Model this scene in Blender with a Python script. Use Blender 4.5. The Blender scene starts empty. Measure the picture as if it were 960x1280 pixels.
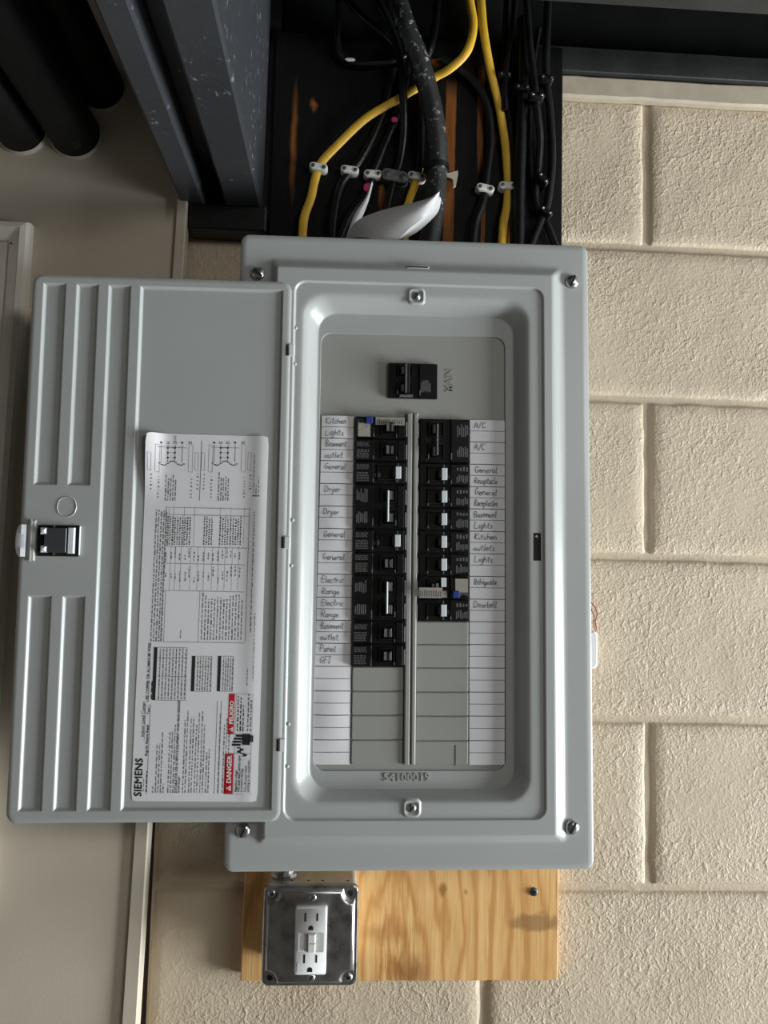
import bpy, bmesh, math, random
import numpy as np
from mathutils import Vector, Matrix, noise
R = random.Random(7)
SC = bpy.context.scene
COL = SC.collection
PI = math.pi

# ------------------------------------------------------------------ camera
F = 961.0                                   # focal length in pixels of a 960x1280 frame
CAM_D, CAM_Z = 0.95870681, 1.65             # distance to the block wall, eye height
def rot(rx, ry, rz):
    cx, sx, cy, sy, cz, sz = math.cos(rx), math.sin(rx), math.cos(ry), math.sin(ry), math.cos(rz), math.sin(rz)
    A = np.array([[1, 0, 0], [0, cx, -sx], [0, sx, cx]])
    B = np.array([[cy, 0, sy], [0, 1, 0], [-sy, 0, cy]])
    C = np.array([[cz, -sz, 0], [sz, cz, 0], [0, 0, 1]])
    return C @ A @ B
RC = rot(-0.0820201, -0.05020504, 0.02452653)
cam = bpy.data.cameras.new('camera')
cam.sensor_fit = 'VERTICAL'; cam.sensor_height = 36.0; cam.lens = F / 1280 * 36.0
cam.clip_start = 0.02
camo = bpy.data.objects.new('camera', cam); COL.objects.link(camo)
def wv(r): return Vector((r[0], r[2], -r[1]))
cr, cd, cf = wv(RC[0]), wv(RC[1]), wv(RC[2])
M = Matrix(((cr.x, -cd.x, -cf.x, 0), (cr.y, -cd.y, -cf.y, -CAM_D), (cr.z, -cd.z, -cf.z, CAM_Z), (0, 0, 0, 1)))
camo.matrix_world = M
SC.camera = camo

# ------------------------------------------------------------------ light and exposure
SC.view_settings.view_transform = 'Standard'
SC.view_settings.look = 'None'
SC.view_settings.gamma = 1.0
SC.view_settings.use_curve_mapping = False
SC.view_settings.exposure = 0.0
W = bpy.data.worlds.new('world'); SC.world = W; W.use_nodes = True
W.node_tree.nodes['Background'].inputs[0].default_value = (0.72, 0.80, 0.90, 1)
W.node_tree.nodes['Background'].inputs[1].default_value = 0.1
def area(name, loc, aim, sx, sy, power, col):
    l = bpy.data.lights.new(name, 'AREA'); l.shape = 'RECTANGLE'; l.size = sx; l.size_y = sy
    l.energy = power; l.color = col
    o = bpy.data.objects.new(name, l); COL.objects.link(o); o.location = loc
    o.rotation_euler = (Vector(aim) - Vector(loc)).to_track_quat('-Z', 'Y').to_euler()
    return o
area('daylight_through_side_door', (3.20, -0.80, 0.84), (0.1, -0.10, 1.60), 1.35, 1.5, 222, (0.93, 0.98, 1.0))
area('added_fill_light', (1.6, -2.2, 2.42), (0.15, 0, 1.5), 0.9, 0.5, 18, (1.0, 0.975, 0.94))  # added fill light high at the front right, no known lamp there

# ------------------------------------------------------------------ helpers
def unproj(px, py, Y):
    """point of the plane y = Y that stands where the photograph shows (px, py)"""
    d = np.array([(px - 480) / F, (py - 640) / F, 1.0])
    w = RC.T @ d
    t = (Y + CAM_D) / w[2]
    return Vector((w[0] * t, Y, -w[1] * t + CAM_Z))
PC = Vector((0.0758, -0.118, CAM_Z + 0.0325)); PR = -0.01275      # centre and roll of the panel
PM = Matrix.Translation(PC) @ Matrix.Rotation(PR, 4, 'Y'); PMI = PM.inverted()
def PL(px, py, h=0.0):
    """panel-local (u, v) of a photo point at height h above the flange"""
    q = PMI @ unproj(px, py, PC.y - h)
    return q.x, q.z

def tag(o, label=None, cat=None, group=None, kind=None):
    if label: o['label'] = label
    if cat: o['category'] = cat
    if group: o['group'] = group
    if kind: o['kind'] = kind
    return o
def empty(name, loc, roll=0.0, label=None, cat=None, group=None):
    o = bpy.data.objects.new(name, None); COL.objects.link(o)
    o.empty_display_size = 0.02; o.location = loc; o.rotation_euler = (0, roll, 0)
    return tag(o, label, cat, group)

class MB:
    def __init__(s): s.v = []; s.f = []; s.m = []
    def add(s, vs, fs, mi=0):
        b = len(s.v); s.v += [tuple(v) for v in vs]
        for f in fs: s.f.append(tuple(b + i for i in f)); s.m.append(mi)
        return s
    def box(s, x0, x1, y0, y1, z0, z1, mi=0, bev=0.0):
        if x0 > x1: x0, x1 = x1, x0
        if y0 > y1: y0, y1 = y1, y0
        if z0 > z1: z0, z1 = z1, z0
        if bev <= 0:
            vs = [(x, y, z) for x in (x0, x1) for y in (y0, y1) for z in (z0, z1)]
            return s.add(vs, [(0, 1, 3, 2), (4, 6, 7, 5), (0, 4, 5, 1), (2, 3, 7, 6), (0, 2, 6, 4), (1, 5, 7, 3)], mi)
        b = bev                                # bevelled on the front (-y) rim
        lo = [(x0, y1), (x0, y0 + b)]
        rings = [[(x0, y1, z0), (x1, y1, z0), (x1, y1, z1), (x0, y1, z1)],
                 [(x0, y0 + b, z0), (x1, y0 + b, z0), (x1, y0 + b, z1), (x0, y0 + b, z1)],
                 [(x0 + b, y0, z0 + b), (x1 - b, y0, z0 + b), (x1 - b, y0, z1 - b), (x0 + b, y0, z1 - b)]]
        vs = sum(rings, [])
        fs = [(0, 3, 2, 1), (8, 9, 10, 11)]
        for r in (0, 4):
            for i in range(4):
                j = (i + 1) % 4
                fs.append((r + i, r + j, r + 4 + j, r + 4 + i))
        return s.add(vs, fs, mi)
    def quad(s, a, b, c, d, mi=0): return s.add([a, b, c, d], [(0, 1, 2, 3)], mi)
    def loops(s, ls, cap0=False, cap1=False, mi=0, closed=True):
        b = len(s.v); n = len(ls[0])
        for l in ls: s.v += [tuple(p) for p in l]
        for k in range(len(ls) - 1):
            for i in range(n if closed else n - 1):
                j = (i + 1) % n
                s.f.append((b + k * n + i, b + k * n + j, b + (k + 1) * n + j, b + (k + 1) * n + i)); s.m.append(mi)
        if cap0: s.f.append(tuple(b + i for i in reversed(range(n)))); s.m.append(mi)
        if cap1: s.f.append(tuple(b + (len(ls) - 1) * n + i for i in range(n))); s.m.append(mi)
        return s
    def disc_stack(s, cx, cz, prof, n=20, mi=0, cap0=True, cap1=True, sq=1.0):
        """lathe about the y axis: prof = [(radius, y), ...]"""
        ls = [[(cx + r * math.cos(2 * PI * i / n), y, cz + sq * r * math.sin(2 * PI * i / n)) for i in range(n)] for r, y in prof]
        return s.loops(ls, cap0, cap1, mi)
    def build(s, name, mats, parent=None, smooth=False, angle=35):
        me = bpy.data.meshes.new(name); me.from_pydata(s.v, [], s.f)
        mats = mats if isinstance(mats, (list, tuple)) else [mats]
        for m in mats: me.materials.append(m)
        me.polygons.foreach_set('material_index', s.m)
        bm = bmesh.new(); bm.from_mesh(me); bmesh.ops.recalc_face_normals(bm, faces=bm.faces)
        if smooth:
            a = math.radians(angle)
            for f in bm.faces: f.smooth = True
            for e in bm.edges:
                if len(e.link_faces) == 2 and e.calc_face_angle(0) > a: e.smooth = False
        bm.to_mesh(me); bm.free()
        o = bpy.data.objects.new(name, me); COL.objects.link(o)
        if parent: o.parent = parent
        return o

def rrect(x0, x1, z0, z1, r, y, seg=5):
    """rounded rectangle in the x-z plane, counter-clockwise"""
    pts = []
    for cx, cz, a0 in ((x1 - r, z1 - r, 0), (x0 + r, z1 - r, PI / 2), (x0 + r, z0 + r, PI), (x1 - r, z0 + r, 1.5 * PI)):
        for i in range(seg + 1):
            a = a0 + PI / 2 * i / seg
            pts.append((cx + r * math.cos(a), y, cz + r * math.sin(a)))
    return pts

def catmull(pts, n=8):
    P = [Vector(p) for p in pts]; P = [2 * P[0] - P[1]] + P + [2 * P[-1] - P[-2]]
    out = []
    for i in range(1, len(P) - 2):
        for k in range(n):
            t = k / n; a, b, c, d = P[i - 1], P[i], P[i + 1], P[i + 2]
            out.append(0.5 * ((2 * b) + (c - a) * t + (2 * a - 5 * b + 4 * c - d) * t * t + (3 * b - a - 3 * c + d) * t ** 3))
    out.append(P[-2]); return out
def tube(mb, pts, w, th, n=12, mi=0, step=8, wob=0.0):
    """swept elliptic section, w wide (across, seen from the front) and th thick"""
    c = catmull(pts, step); ls = []
    for i, p in enumerate(c):
        t = (c[min(i + 1, len(c) - 1)] - c[max(i - 1, 0)]).normalized()
        yv = Vector((0, 1, 0)); side = t.cross(yv)
        if side.length < 1e-4: side = Vector((1, 0, 0))
        side.normalize(); nn = side.cross(t).normalized()
        k = 1 + wob * noise.noise(p * 90)
        ls.append([tuple(p + side * (w / 2 * k * math.cos(2 * PI * j / n)) + nn * (th / 2 * k * math.sin(2 * PI * j / n))) for j in range(n)])
    mb.loops(ls, True, True, mi)
    return c

def text_mesh(s, size, offset=0.0, shear=0.0):
    """(verts, faces) of flat lettering, origin at the start of its baseline"""
    cu = bpy.data.curves.new('t', 'FONT'); cu.body = s; cu.size = size; cu.offset = offset; cu.shear = shear
    cu.resolution_u = 2
    ob = bpy.data.objects.new('t', cu); COL.objects.link(ob)
    dg = bpy.context.evaluated_depsgraph_get(); ev = ob.evaluated_get(dg); me = ev.to_mesh()
    vs = [(v.co.x, v.co.y) for v in me.vertices]; fs = [tuple(p.vertices) for p in me.polygons]
    ev.to_mesh_clear(); bpy.data.objects.remove(ob); bpy.data.curves.remove(cu)
    return vs, fs

# ------------------------------------------------------------------ materials
def new_mat(name):
    m = bpy.data.materials.new(name); m.use_nodes = True
    nt = m.node_tree; return m, nt, nt.nodes['Principled BSDF']
def N(nt, t, **kw):
    n = nt.nodes.new(t)
    for k, v in kw.items():
        if k in n.inputs: n.inputs[k].default_value = v
        else: setattr(n, k, v)
    return n
def L(nt, a, b): nt.links.new(a, b)
def coords(nt, world=False):
    if world:
        return N(nt, 'ShaderNodeNewGeometry').outputs['Position']
    return N(nt, 'ShaderNodeTexCoord').outputs['Object']
def ramp(nt, fac, stops):
    r = N(nt, 'ShaderNodeValToRGB'); L(nt, fac, r.inputs[0])
    e = r.color_ramp.elements
    while len(e) < len(stops): e.new(0.5)
    for el, (p, c) in zip(e, stops): el.position = p; el.color = (*c, 1)
    return r.outputs[0]
def math_(nt, op, a, b=None, c=None, clamp=False):
    n = N(nt, 'ShaderNodeMath', operation=op, use_clamp=clamp)
    for i, x in enumerate((a, b, c)):
        if x is None: continue
        if isinstance(x, (int, float)): n.inputs[i].default_value = x
        else: L(nt, x, n.inputs[i])
    return n.outputs[0]
def mixc(nt, fac, a, b):
    n = N(nt, 'ShaderNodeMix', data_type='RGBA')
    for sock, x in ((n.inputs[0], fac), (n.inputs[6], a), (n.inputs[7], b)):
        if isinstance(x, (int, float)): sock.default_value = x
        elif isinstance(x, tuple): sock.default_value = (*x, 1)
        else: L(nt, x, sock)
    return n.outputs[2]
def bump(nt, bs, h, strength, dist):
    b = N(nt, 'ShaderNodeBump'); b.inputs['Strength'].default_value = strength; b.inputs['Distance'].default_value = dist
    L(nt, h, b.inputs['Height']); L(nt, b.outputs[0], bs.inputs['Normal']); return b
def simple(name, col, rough=0.5, metal=0.0, spec=0.5, var=0.06, scale=60, bmp=0.0, bscale=400, coat=0.0, world=True):
    m, nt, bs = new_mat(name)
    co = coords(nt, world)
    n = N(nt, 'ShaderNodeTexNoise', Scale=scale, Detail=4.0); L(nt, co, n.inputs['Vector'])
    lo = tuple(max(0, c * (1 - var)) for c in col); hi = tuple(min(1, c * (1 + var)) for c in col)
    L(nt, ramp(nt, n.outputs['Fac'], [(0.3, lo), (0.7, hi)]), bs.inputs['Base Color'])
    bs.inputs['Roughness'].default_value = rough; bs.inputs['Metallic'].default_value = metal
    bs.inputs['Specular IOR Level'].default_value = spec; bs.inputs['Coat Weight'].default_value = coat
    if bmp > 0:
        b = N(nt, 'ShaderNodeTexNoise', Scale=bscale, Detail=3.0); L(nt, co, b.inputs['Vector'])
        bump(nt, bs, b.outputs['Fac'], bmp, 0.001)
    return m

def block_paint(name, col, strength=1.0, fine=230):
    """thick cream paint over rough concrete block: pebbly relief, patchy in strength"""
    m, nt, bs = new_mat(name)
    co = coords(nt, True)
    big = N(nt, 'ShaderNodeTexNoise', Scale=5.0, Detail=2.0); L(nt, co, big.inputs['Vector'])
    L(nt, ramp(nt, big.outputs['Fac'], [(0.3, tuple(c * 0.95 for c in col)), (0.7, tuple(min(1, c * 1.03) for c in col))]), bs.inputs['Base Color'])
    a = N(nt, 'ShaderNodeTexNoise', Scale=fine, Detail=3.0, Roughness=0.55, Distortion=0.25); L(nt, co, a.inputs['Vector'])
    b = N(nt, 'ShaderNodeTexNoise', Scale=fine * 0.42, Detail=2.5, Distortion=0.5); L(nt, co, b.inputs['Vector'])
    am = ramp(nt, a.outputs['Fac'], [(0.38, (0, 0, 0)), (0.68, (1, 1, 1))])
    bm_ = ramp(nt, b.outputs['Fac'], [(0.50, (0, 0, 0)), (0.70, (1, 1, 1))])
    zone = N(nt, 'ShaderNodeTexNoise', Scale=7.0, Detail=1.0); L(nt, co, zone.inputs['Vector'])
    zm = ramp(nt, zone.outputs['Fac'], [(0.35, (0.35,) * 3), (0.62, (1, 1, 1))])
    h = math_(nt, 'MULTIPLY', math_(nt, 'ADD', math_(nt, 'MULTIPLY', am, 0.55), math_(nt, 'MULTIPLY', bm_, 0.8)), zm)
    bump(nt, bs, h, strength, 0.0016)
    bs.inputs['Roughness'].default_value = 0.55; bs.inputs['Specular IOR Level'].default_value = 0.35
    return m

M_BLOCK = block_paint('cream_block_paint', (0.575, 0.483, 0.358), 0.6, 300)
M_MORTAR = block_paint('cream_mortar_paint', (0.565, 0.475, 0.352), 0.3)
M_SHEET = simple('cream_sheet_paint', (0.61, 0.535, 0.43), 0.5, var=0.05, scale=9, bmp=0.12, bscale=260)
M_TRIMC = simple('cream_trim_paint', (0.58, 0.52, 0.42), 0.45, var=0.05, scale=30, bmp=0.10, bscale=160)
M_CAP = simple('cream_painted_wood_cap', (0.45, 0.39, 0.30), 0.5, var=0.08, scale=40, bmp=0.2, bscale=120)
M_OFFWH = simple('off_white_trim_paint', (0.80, 0.76, 0.68), 0.42, var=0.03, scale=20)
M_GREY = simple('grey_panel_enamel', (0.40, 0.42, 0.41), 0.32, var=0.015, scale=14, bmp=0.035, bscale=900)
M_GREY2 = simple('grey_dead_front_enamel', (0.32, 0.325, 0.30), 0.42, var=0.015, scale=14, bmp=0.03, bscale=900)
M_BLACKP = simple('black_ceiling_paint', (0.008, 0.0085, 0.0085), 0.48, var=0.35, scale=25, bmp=0.25, bscale=120)
M_JOIST = simple('lighter_black_joist_paint', (0.020, 0.021, 0.021), 0.5, var=0.35, scale=25, bmp=0.25, bscale=120)  # a lighter black than the ceiling paint
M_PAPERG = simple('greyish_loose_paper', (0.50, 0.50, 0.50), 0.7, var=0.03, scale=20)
M_BREAK = simple('black_breaker_plastic', (0.004, 0.0043, 0.0042), 0.42, spec=.25, var=0.1, scale=80)
M_BREAK2 = simple('black_handle_plastic', (0.008, 0.0085, 0.0085), 0.42, spec=.3, var=0.1, scale=80)
M_PRINTG = simple('grey_breaker_print', (0.11, 0.112, 0.11), 0.6, var=0.3, scale=900)
M_STICK = simple('pale_breaker_sticker', (0.30, 0.285, 0.235), 0.55, var=0.25, scale=700)
M_TAGW = simple('white_handle_tip', (0.62, 0.66, 0.68), 0.45, var=0.03)
M_BLUE = simple('blue_test_button', (0.015, 0.04, 0.22), 0.4, var=0.1)
M_PAPER = simple('white_paper', (0.74, 0.74, 0.76), 0.65, var=0.02, scale=20)
M_INK = simple('black_ink', (0.015, 0.015, 0.018), 0.6, var=0.1)
M_INKG = simple('grey_small_print', (0.16, 0.16, 0.17), 0.6, var=0.25, scale=800)
M_PEN = simple('pen_ink', (0.11, 0.11, 0.125), 0.6, var=0.2)
M_RED = simple('red_print', (0.50, 0.015, 0.025), 0.5, var=0.04)
M_WPRINT = simple('white_print', (0.78, 0.76, 0.76), 0.6, var=0.02)
M_ZINC = simple('zinc_screw', (0.55, 0.56, 0.56), 0.28, metal=1.0, var=0.15, scale=300)
M_CHROME = simple('bright_latch_metal', (0.72, 0.76, 0.78), 0.25, metal=1.0, var=0.06, scale=200)
M_HINGE = simple('pale_hinge_metal', (0.70, 0.74, 0.78), 0.40, metal=0.0, var=0.05, scale=200)
M_STEELD = simple('dark_latch_steel', (0.10, 0.105, 0.115), 0.45, metal=0.6, var=0.1, scale=200)
M_HOLE = simple('dark_opening', (0.004, 0.004, 0.004), 0.9, var=0.1)
M_WHITEP = simple('white_device_plastic', (0.74, 0.745, 0.74), 0.32, var=0.02)
M_WHITEP2 = simple('grey_white_device_plastic', (0.55, 0.55, 0.52), 0.4, var=0.03)
M_STAPLE = simple('white_staple_plastic', (0.66, 0.65, 0.60), 0.5, var=0.08, scale=200)
M_STAPLEG = simple('grey_painted_staple', (0.12, 0.12, 0.12), 0.5, var=0.2, scale=200)
M_YELLOW = simple('yellow_cable_jacket', (0.66, 0.40, 0.035), 0.42, var=0.1, scale=60)
M_PINK = simple('pink_paint_mark', (0.65, 0.05, 0.20), 0.6, var=0.2, scale=300)
M_REDW = simple('red_wire_insulation', (0.30, 0.035, 0.03), 0.45, var=0.15)
M_CABLE = simple('black_painted_cable', (0.0055, 0.0058, 0.006), 0.34, spec=.35, var=0.4, scale=120, bmp=0.3, bscale=200)
M_PVC = simple('black_painted_pipe', (0.0035, 0.0038, 0.0036), 0.6, spec=.25, var=0.3, scale=30, bmp=0.15, bscale=100)
M_CAULK = simple('cream_caulk', (0.50, 0.45, 0.37), 0.6, var=0.1)
M_FLOOR = simple('concrete_floor', (0.16, 0.155, 0.145), 0.7, var=0.15, scale=6)
M_ROOM = simple('room_wall_paint', (0.12, 0.10, 0.085), 0.7, var=0.05, scale=6)

def scuffed(name, base, scuff, thr=(0.62, 0.72), scale=140, rough=0.42):
    m, nt, bs = new_mat(name); co = coords(nt, True)
    a = N(nt, 'ShaderNodeTexNoise', Scale=scale, Detail=5.0, Roughness=0.65); L(nt, co, a.inputs['Vector'])
    b = N(nt, 'ShaderNodeTexNoise', Scale=scale * 0.12, Detail=2.0); L(nt, co, b.inputs['Vector'])
    f = math_(nt, 'MULTIPLY', ramp(nt, a.outputs['Fac'], [(thr[0], (0, 0, 0)), (thr[1], (1, 1, 1))]),
              ramp(nt, b.outputs['Fac'], [(0.42, (0, 0, 0)), (0.6, (1, 1, 1))]))
    L(nt, mixc(nt, f, base, scuff), bs.inputs['Base Color'])
    bs.inputs['Roughness'].default_value = rough
    bump(nt, bs, a.outputs['Fac'], 0.35, 0.0012)
    return m
M_SECABLE = scuffed('scuffed_black_feeder', (0.016, 0.0165, 0.017), (0.40, 0.40, 0.40), (0.57, 0.68), 150)
M_BEAM = scuffed('scuffed_black_beam', (0.034, 0.037, 0.042), (0.30, 0.31, 0.33), (0.61, 0.72), 110, 0.34)
def galvanized():
    m, nt, bs = new_mat('galvanized_steel'); co = coords(nt, True)
    v = N(nt, 'ShaderNodeTexVoronoi', Scale=140.0); L(nt, co, v.inputs['Vector'])
    n = N(nt, 'ShaderNodeTexNoise', Scale=60.0, Detail=5.0); L(nt, co, n.inputs['Vector'])
    f = math_(nt, 'ADD', math_(nt, 'MULTIPLY', v.outputs['Distance'], 0.08), math_(nt, 'MULTIPLY', n.outputs['Fac'], 0.8))
    L(nt, ramp(nt, f, [(0.3, (0.40, 0.39, 0.385)), (0.7, (0.58, 0.575, 0.57))]), bs.inputs['Base Color'])
    L(nt, ramp(nt, n.outputs['Fac'], [(0.3, (0.24,) * 3), (0.7, (0.38,) * 3)]), bs.inputs['Roughness'])
    bs.inputs['Metallic'].default_value = 1.0
    bump(nt, bs, n.outputs['Fac'], 0.05, 0.001)
    return m
M_GALV = galvanized()
M_GALVD = simple('dull_galvanized_steel', (0.50, 0.475, 0.43), 0.55, metal=0.55, var=0.12, scale=120)

def board_material():
    """plywood: bare pine low down, painted black above with long bare streaks"""
    m, nt, bs = new_mat('plywood_bare_and_black_painted'); co = coords(nt, True)
    sep = N(nt, 'ShaderNodeSeparateXYZ'); L(nt, co, sep.inputs[0]); X, Z = sep.outputs[0], sep.outputs[2]
    # --- bare wood: tall growth-ring arches round an axis below the board
    c0 = unproj(497, 1222, -0.018)
    mp = N(nt, 'ShaderNodeMapping'); L(nt, co, mp.inputs[0]); mp.inputs['Scale'].default_value = (1.0, 1.0, 0.16)
    wob = N(nt, 'ShaderNodeTexNoise', Scale=22.0, Detail=3.0, Roughness=0.6); L(nt, mp.outputs[0], wob.inputs['Vector'])
    dx = math_(nt, 'SUBTRACT', X, c0.x); dz = math_(nt, 'SUBTRACT', Z, c0.z)
    dx2 = math_(nt, 'MULTIPLY', dx, dx); dz2 = math_(nt, 'MULTIPLY', math_(nt, 'MULTIPLY', dz, 0.30), math_(nt, 'MULTIPLY', dz, 0.30))
    rr = math_(nt, 'SQRT', math_(nt, 'ADD', dx2, dz2))
    ph = math_(nt, 'ADD', math_(nt, 'MULTIPLY', math_(nt, 'POWER', rr, 0.8), 240.0), math_(nt, 'MULTIPLY', wob.outputs['Fac'], 22.0))
    ring = math_(nt, 'MULTIPLY_ADD', math_(nt, 'SINE', ph), 0.5, 0.5)
    mp2 = N(nt, 'ShaderNodeMapping'); L(nt, co, mp2.inputs[0]); mp2.inputs['Scale'].default_value = (1.0, 1.0, 0.035)
    fib = N(nt, 'ShaderNodeTexNoise', Scale=420.0, Detail=4.0, Roughness=0.6); L(nt, mp2.outputs[0], fib.inputs['Vector'])
    bnd = N(nt, 'ShaderNodeTexNoise', Scale=70.0, Detail=2.0); L(nt, mp2.outputs[0], bnd.inputs['Vector'])
    wood0 = ramp(nt, ring, [(0.0, (0.84, 0.54, 0.235)), (0.6, (0.80, 0.47, 0.185)), (1.0, (0.60, 0.31, 0.11))])
    wood0 = mixc(nt, math_(nt, 'MULTIPLY', ramp(nt, bnd.outputs['Fac'], [(0.40, (0, 0, 0)), (0.65, (1, 1, 1))]), 0.45), wood0, (0.66, 0.36, 0.13))
    # torn feathery grain over the knot at the lower edge
    mp3 = N(nt, 'ShaderNodeMapping'); L(nt, co, mp3.inputs[0]); mp3.inputs['Scale'].default_value = (1.0, 1.0, 0.12)
    tear = N(nt, 'ShaderNodeTexNoise', Scale=260.0, Detail=3.0, Distortion=0.8); L(nt, mp3.outputs[0], tear.inputs['Vector'])
    near = N(nt, 'ShaderNodeMapRange'); L(nt, rr, near.inputs[0]); near.inputs[1].default_value = 0.004; near.inputs[2].default_value = 0.045; near.inputs[3].default_value = 1; near.inputs[4].default_value = 0
    tf = math_(nt, 'MULTIPLY', ramp(nt, tear.outputs['Fac'], [(0.46, (0, 0, 0)), (0.58, (1, 1, 1))]), near.outputs[0])
    wood0 = mixc(nt, math_(nt, 'MULTIPLY', tf, 0.8), wood0, (0.40, 0.18, 0.055))
    wood = mixc(nt, math_(nt, 'MULTIPLY', ramp(nt, fib.outputs['Fac'], [(0.48, (0, 0, 0)), (0.72, (1, 1, 1))]), 0.5), wood0, (0.52, 0.27, 0.09))
    def blob(px, py, wx, wz, soft=0.5, wobble=0.004, sc=60.0, ang=0):
        c = unproj(px, py, -0.018)
        nz = N(nt, 'ShaderNodeTexNoise', Scale=sc, Detail=3.0); L(nt, co, nz.inputs['Vector'])
        w_ = math_(nt, 'MULTIPLY', math_(nt, 'SUBTRACT', nz.outputs['Fac'], 0.5), wobble * 2)
        ax = math_(nt, 'DIVIDE', math_(nt, 'ABSOLUTE', math_(nt, 'ADD', math_(nt, 'SUBTRACT', X, c.x), w_)), wx)
        az = math_(nt, 'DIVIDE', math_(nt, 'ABSOLUTE', math_(nt, 'ADD', math_(nt, 'SUBTRACT', Z, c.z), w_)), wz)
        dd = math_(nt, 'MAXIMUM', ax, az) if soft < 0.35 else math_(nt, 'SQRT', math_(nt, 'ADD', math_(nt, 'MULTIPLY', ax, ax), math_(nt, 'MULTIPLY', az, az)))
        mr = N(nt, 'ShaderNodeMapRange'); L(nt, dd, mr.inputs[0])
        mr.inputs[1].default_value = 1 - soft / 2; mr.inputs[2].default_value = 1 + soft / 2; mr.inputs[3].default_value = 1; mr.inputs[4].default_value = 0
        return mr.outputs[0]
    wood = mixc(nt, math_(nt, 'MULTIPLY', blob(670, 1153, 0.030, 0.0095, 0.5, 0.010), 0.6), wood, (0.20, 0.115, 0.05))     # dark stain at the edge
    wood = mixc(nt, math_(nt, 'MULTIPLY', blob(553, 1113, 0.0045, 0.0075, 0.9, 0.004, 120.0), 0.75), wood, (0.26, 0.11, 0.035))    # small knots
    wood = mixc(nt, math_(nt, 'MULTIPLY', blob(582, 1115, 0.0022, 0.003, 0.9, 0.003, 150.0), 0.6), wood, (0.30, 0.14, 0.05))
    wood = mixc(nt, math_(nt, 'MULTIPLY', blob(478, 1167, 0.022, 0.010, 1.0, 0.006), 0.55), wood, (0.42, 0.19, 0.06))
    wood = mixc(nt, math_(nt, 'MULTIPLY', blob(512, 1215, 0.020, 0.016, 1.2, 0.008), 0.75), wood, (0.30, 0.13, 0.04))
    # --- black paint above, with the bare streaks it missed
    bare = None
    for a in ((562, 210, 0.0065, 0.105, 0.25, 0.0035, 25.0), (601, 150, 0.004, 0.065, 0.3, 0.003, 25.0), (604, 285, 0.0025, 0.03, 0.3, 0.002, 30.0),
              (367, 178, 0.003, 0.050, 1.6, 0.004, 25.0), (392, 131, 0.004, 0.007, 1.2, 0.006, 90.0), (614, 169, 0.007, 0.012, 0.9, 0.008, 90.0),
              (636, 290, 0.006, 0.030, 0.5, 0.003, 40.0), (545, 78, 0.012, 0.005, 0.9, 0.006, 90.0), (477, 248, 0.004, 0.020, 0.6, 0.004, 50.0)):
        b_ = blob(*a)
        bare = b_ if bare is None else math_(nt, 'MAXIMUM', bare, b_)
    streak = mixc(nt, fib.outputs['Fac'], (0.09, 0.03, 0.007), (0.36, 0.125, 0.027))
    pz = unproj(480, 700, -0.018).z
    up = math_(nt, 'GREATER_THAN', math_(nt, 'MULTIPLY_ADD', math_(nt, 'SUBTRACT', fib.outputs['Fac'], 0.5), 0.10, Z), pz)
    painted = mixc(nt, math_(nt, 'MULTIPLY', bare, 0.9), (0.0032, 0.0034, 0.0034), streak)
    L(nt, mixc(nt, up, wood, painted), bs.inputs['Base Color'])
    L(nt, math_(nt, 'MULTIPLY_ADD', fib.outputs['Fac'], 0.25, 0.42), bs.inputs['Roughness'])
    bs.inputs['Specular IOR Level'].default_value = 0.2
    bump(nt, bs, fib.outputs['Fac'], 0.3, 0.0008)
    return m
M_BOARD = board_material()

# ================================================================== THE SETTING
zc = CAM_Z
# floor, ceiling, the rest of the room round the camera
XR, XL, YF, ZT = 3.6, -1.7, -4.2, 2.56
tag(MB().box(XL - .1, XR + .1, YF - .1, 0.2, -0.1, 0.0).build('floor', M_FLOOR), kind='structure')
tag(MB().box(XL - .1, XR + .1, YF - .1, 0.2, ZT, ZT + 0.05).build('ceiling', M_BLACKP), kind='structure')
tag(MB().box(XL - .1, XL, YF, -0.06, 0, ZT).build('wall_side', M_ROOM), kind='structure')
tag(MB().box(XL, XR, YF - .1, YF, 0, ZT).build('wall_front', M_ROOM), kind='structure')
w = MB(); w.box(XR, XR + .1, YF, -1.5, 0, ZT); w.box(XR, XR + .1, -0.12, 0.0, 0, ZT); w.box(XR, XR + .1, -1.5, -0.12, 2.05, ZT)
tag(w.build('wall_right', M_ROOM), kind='structure')

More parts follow.
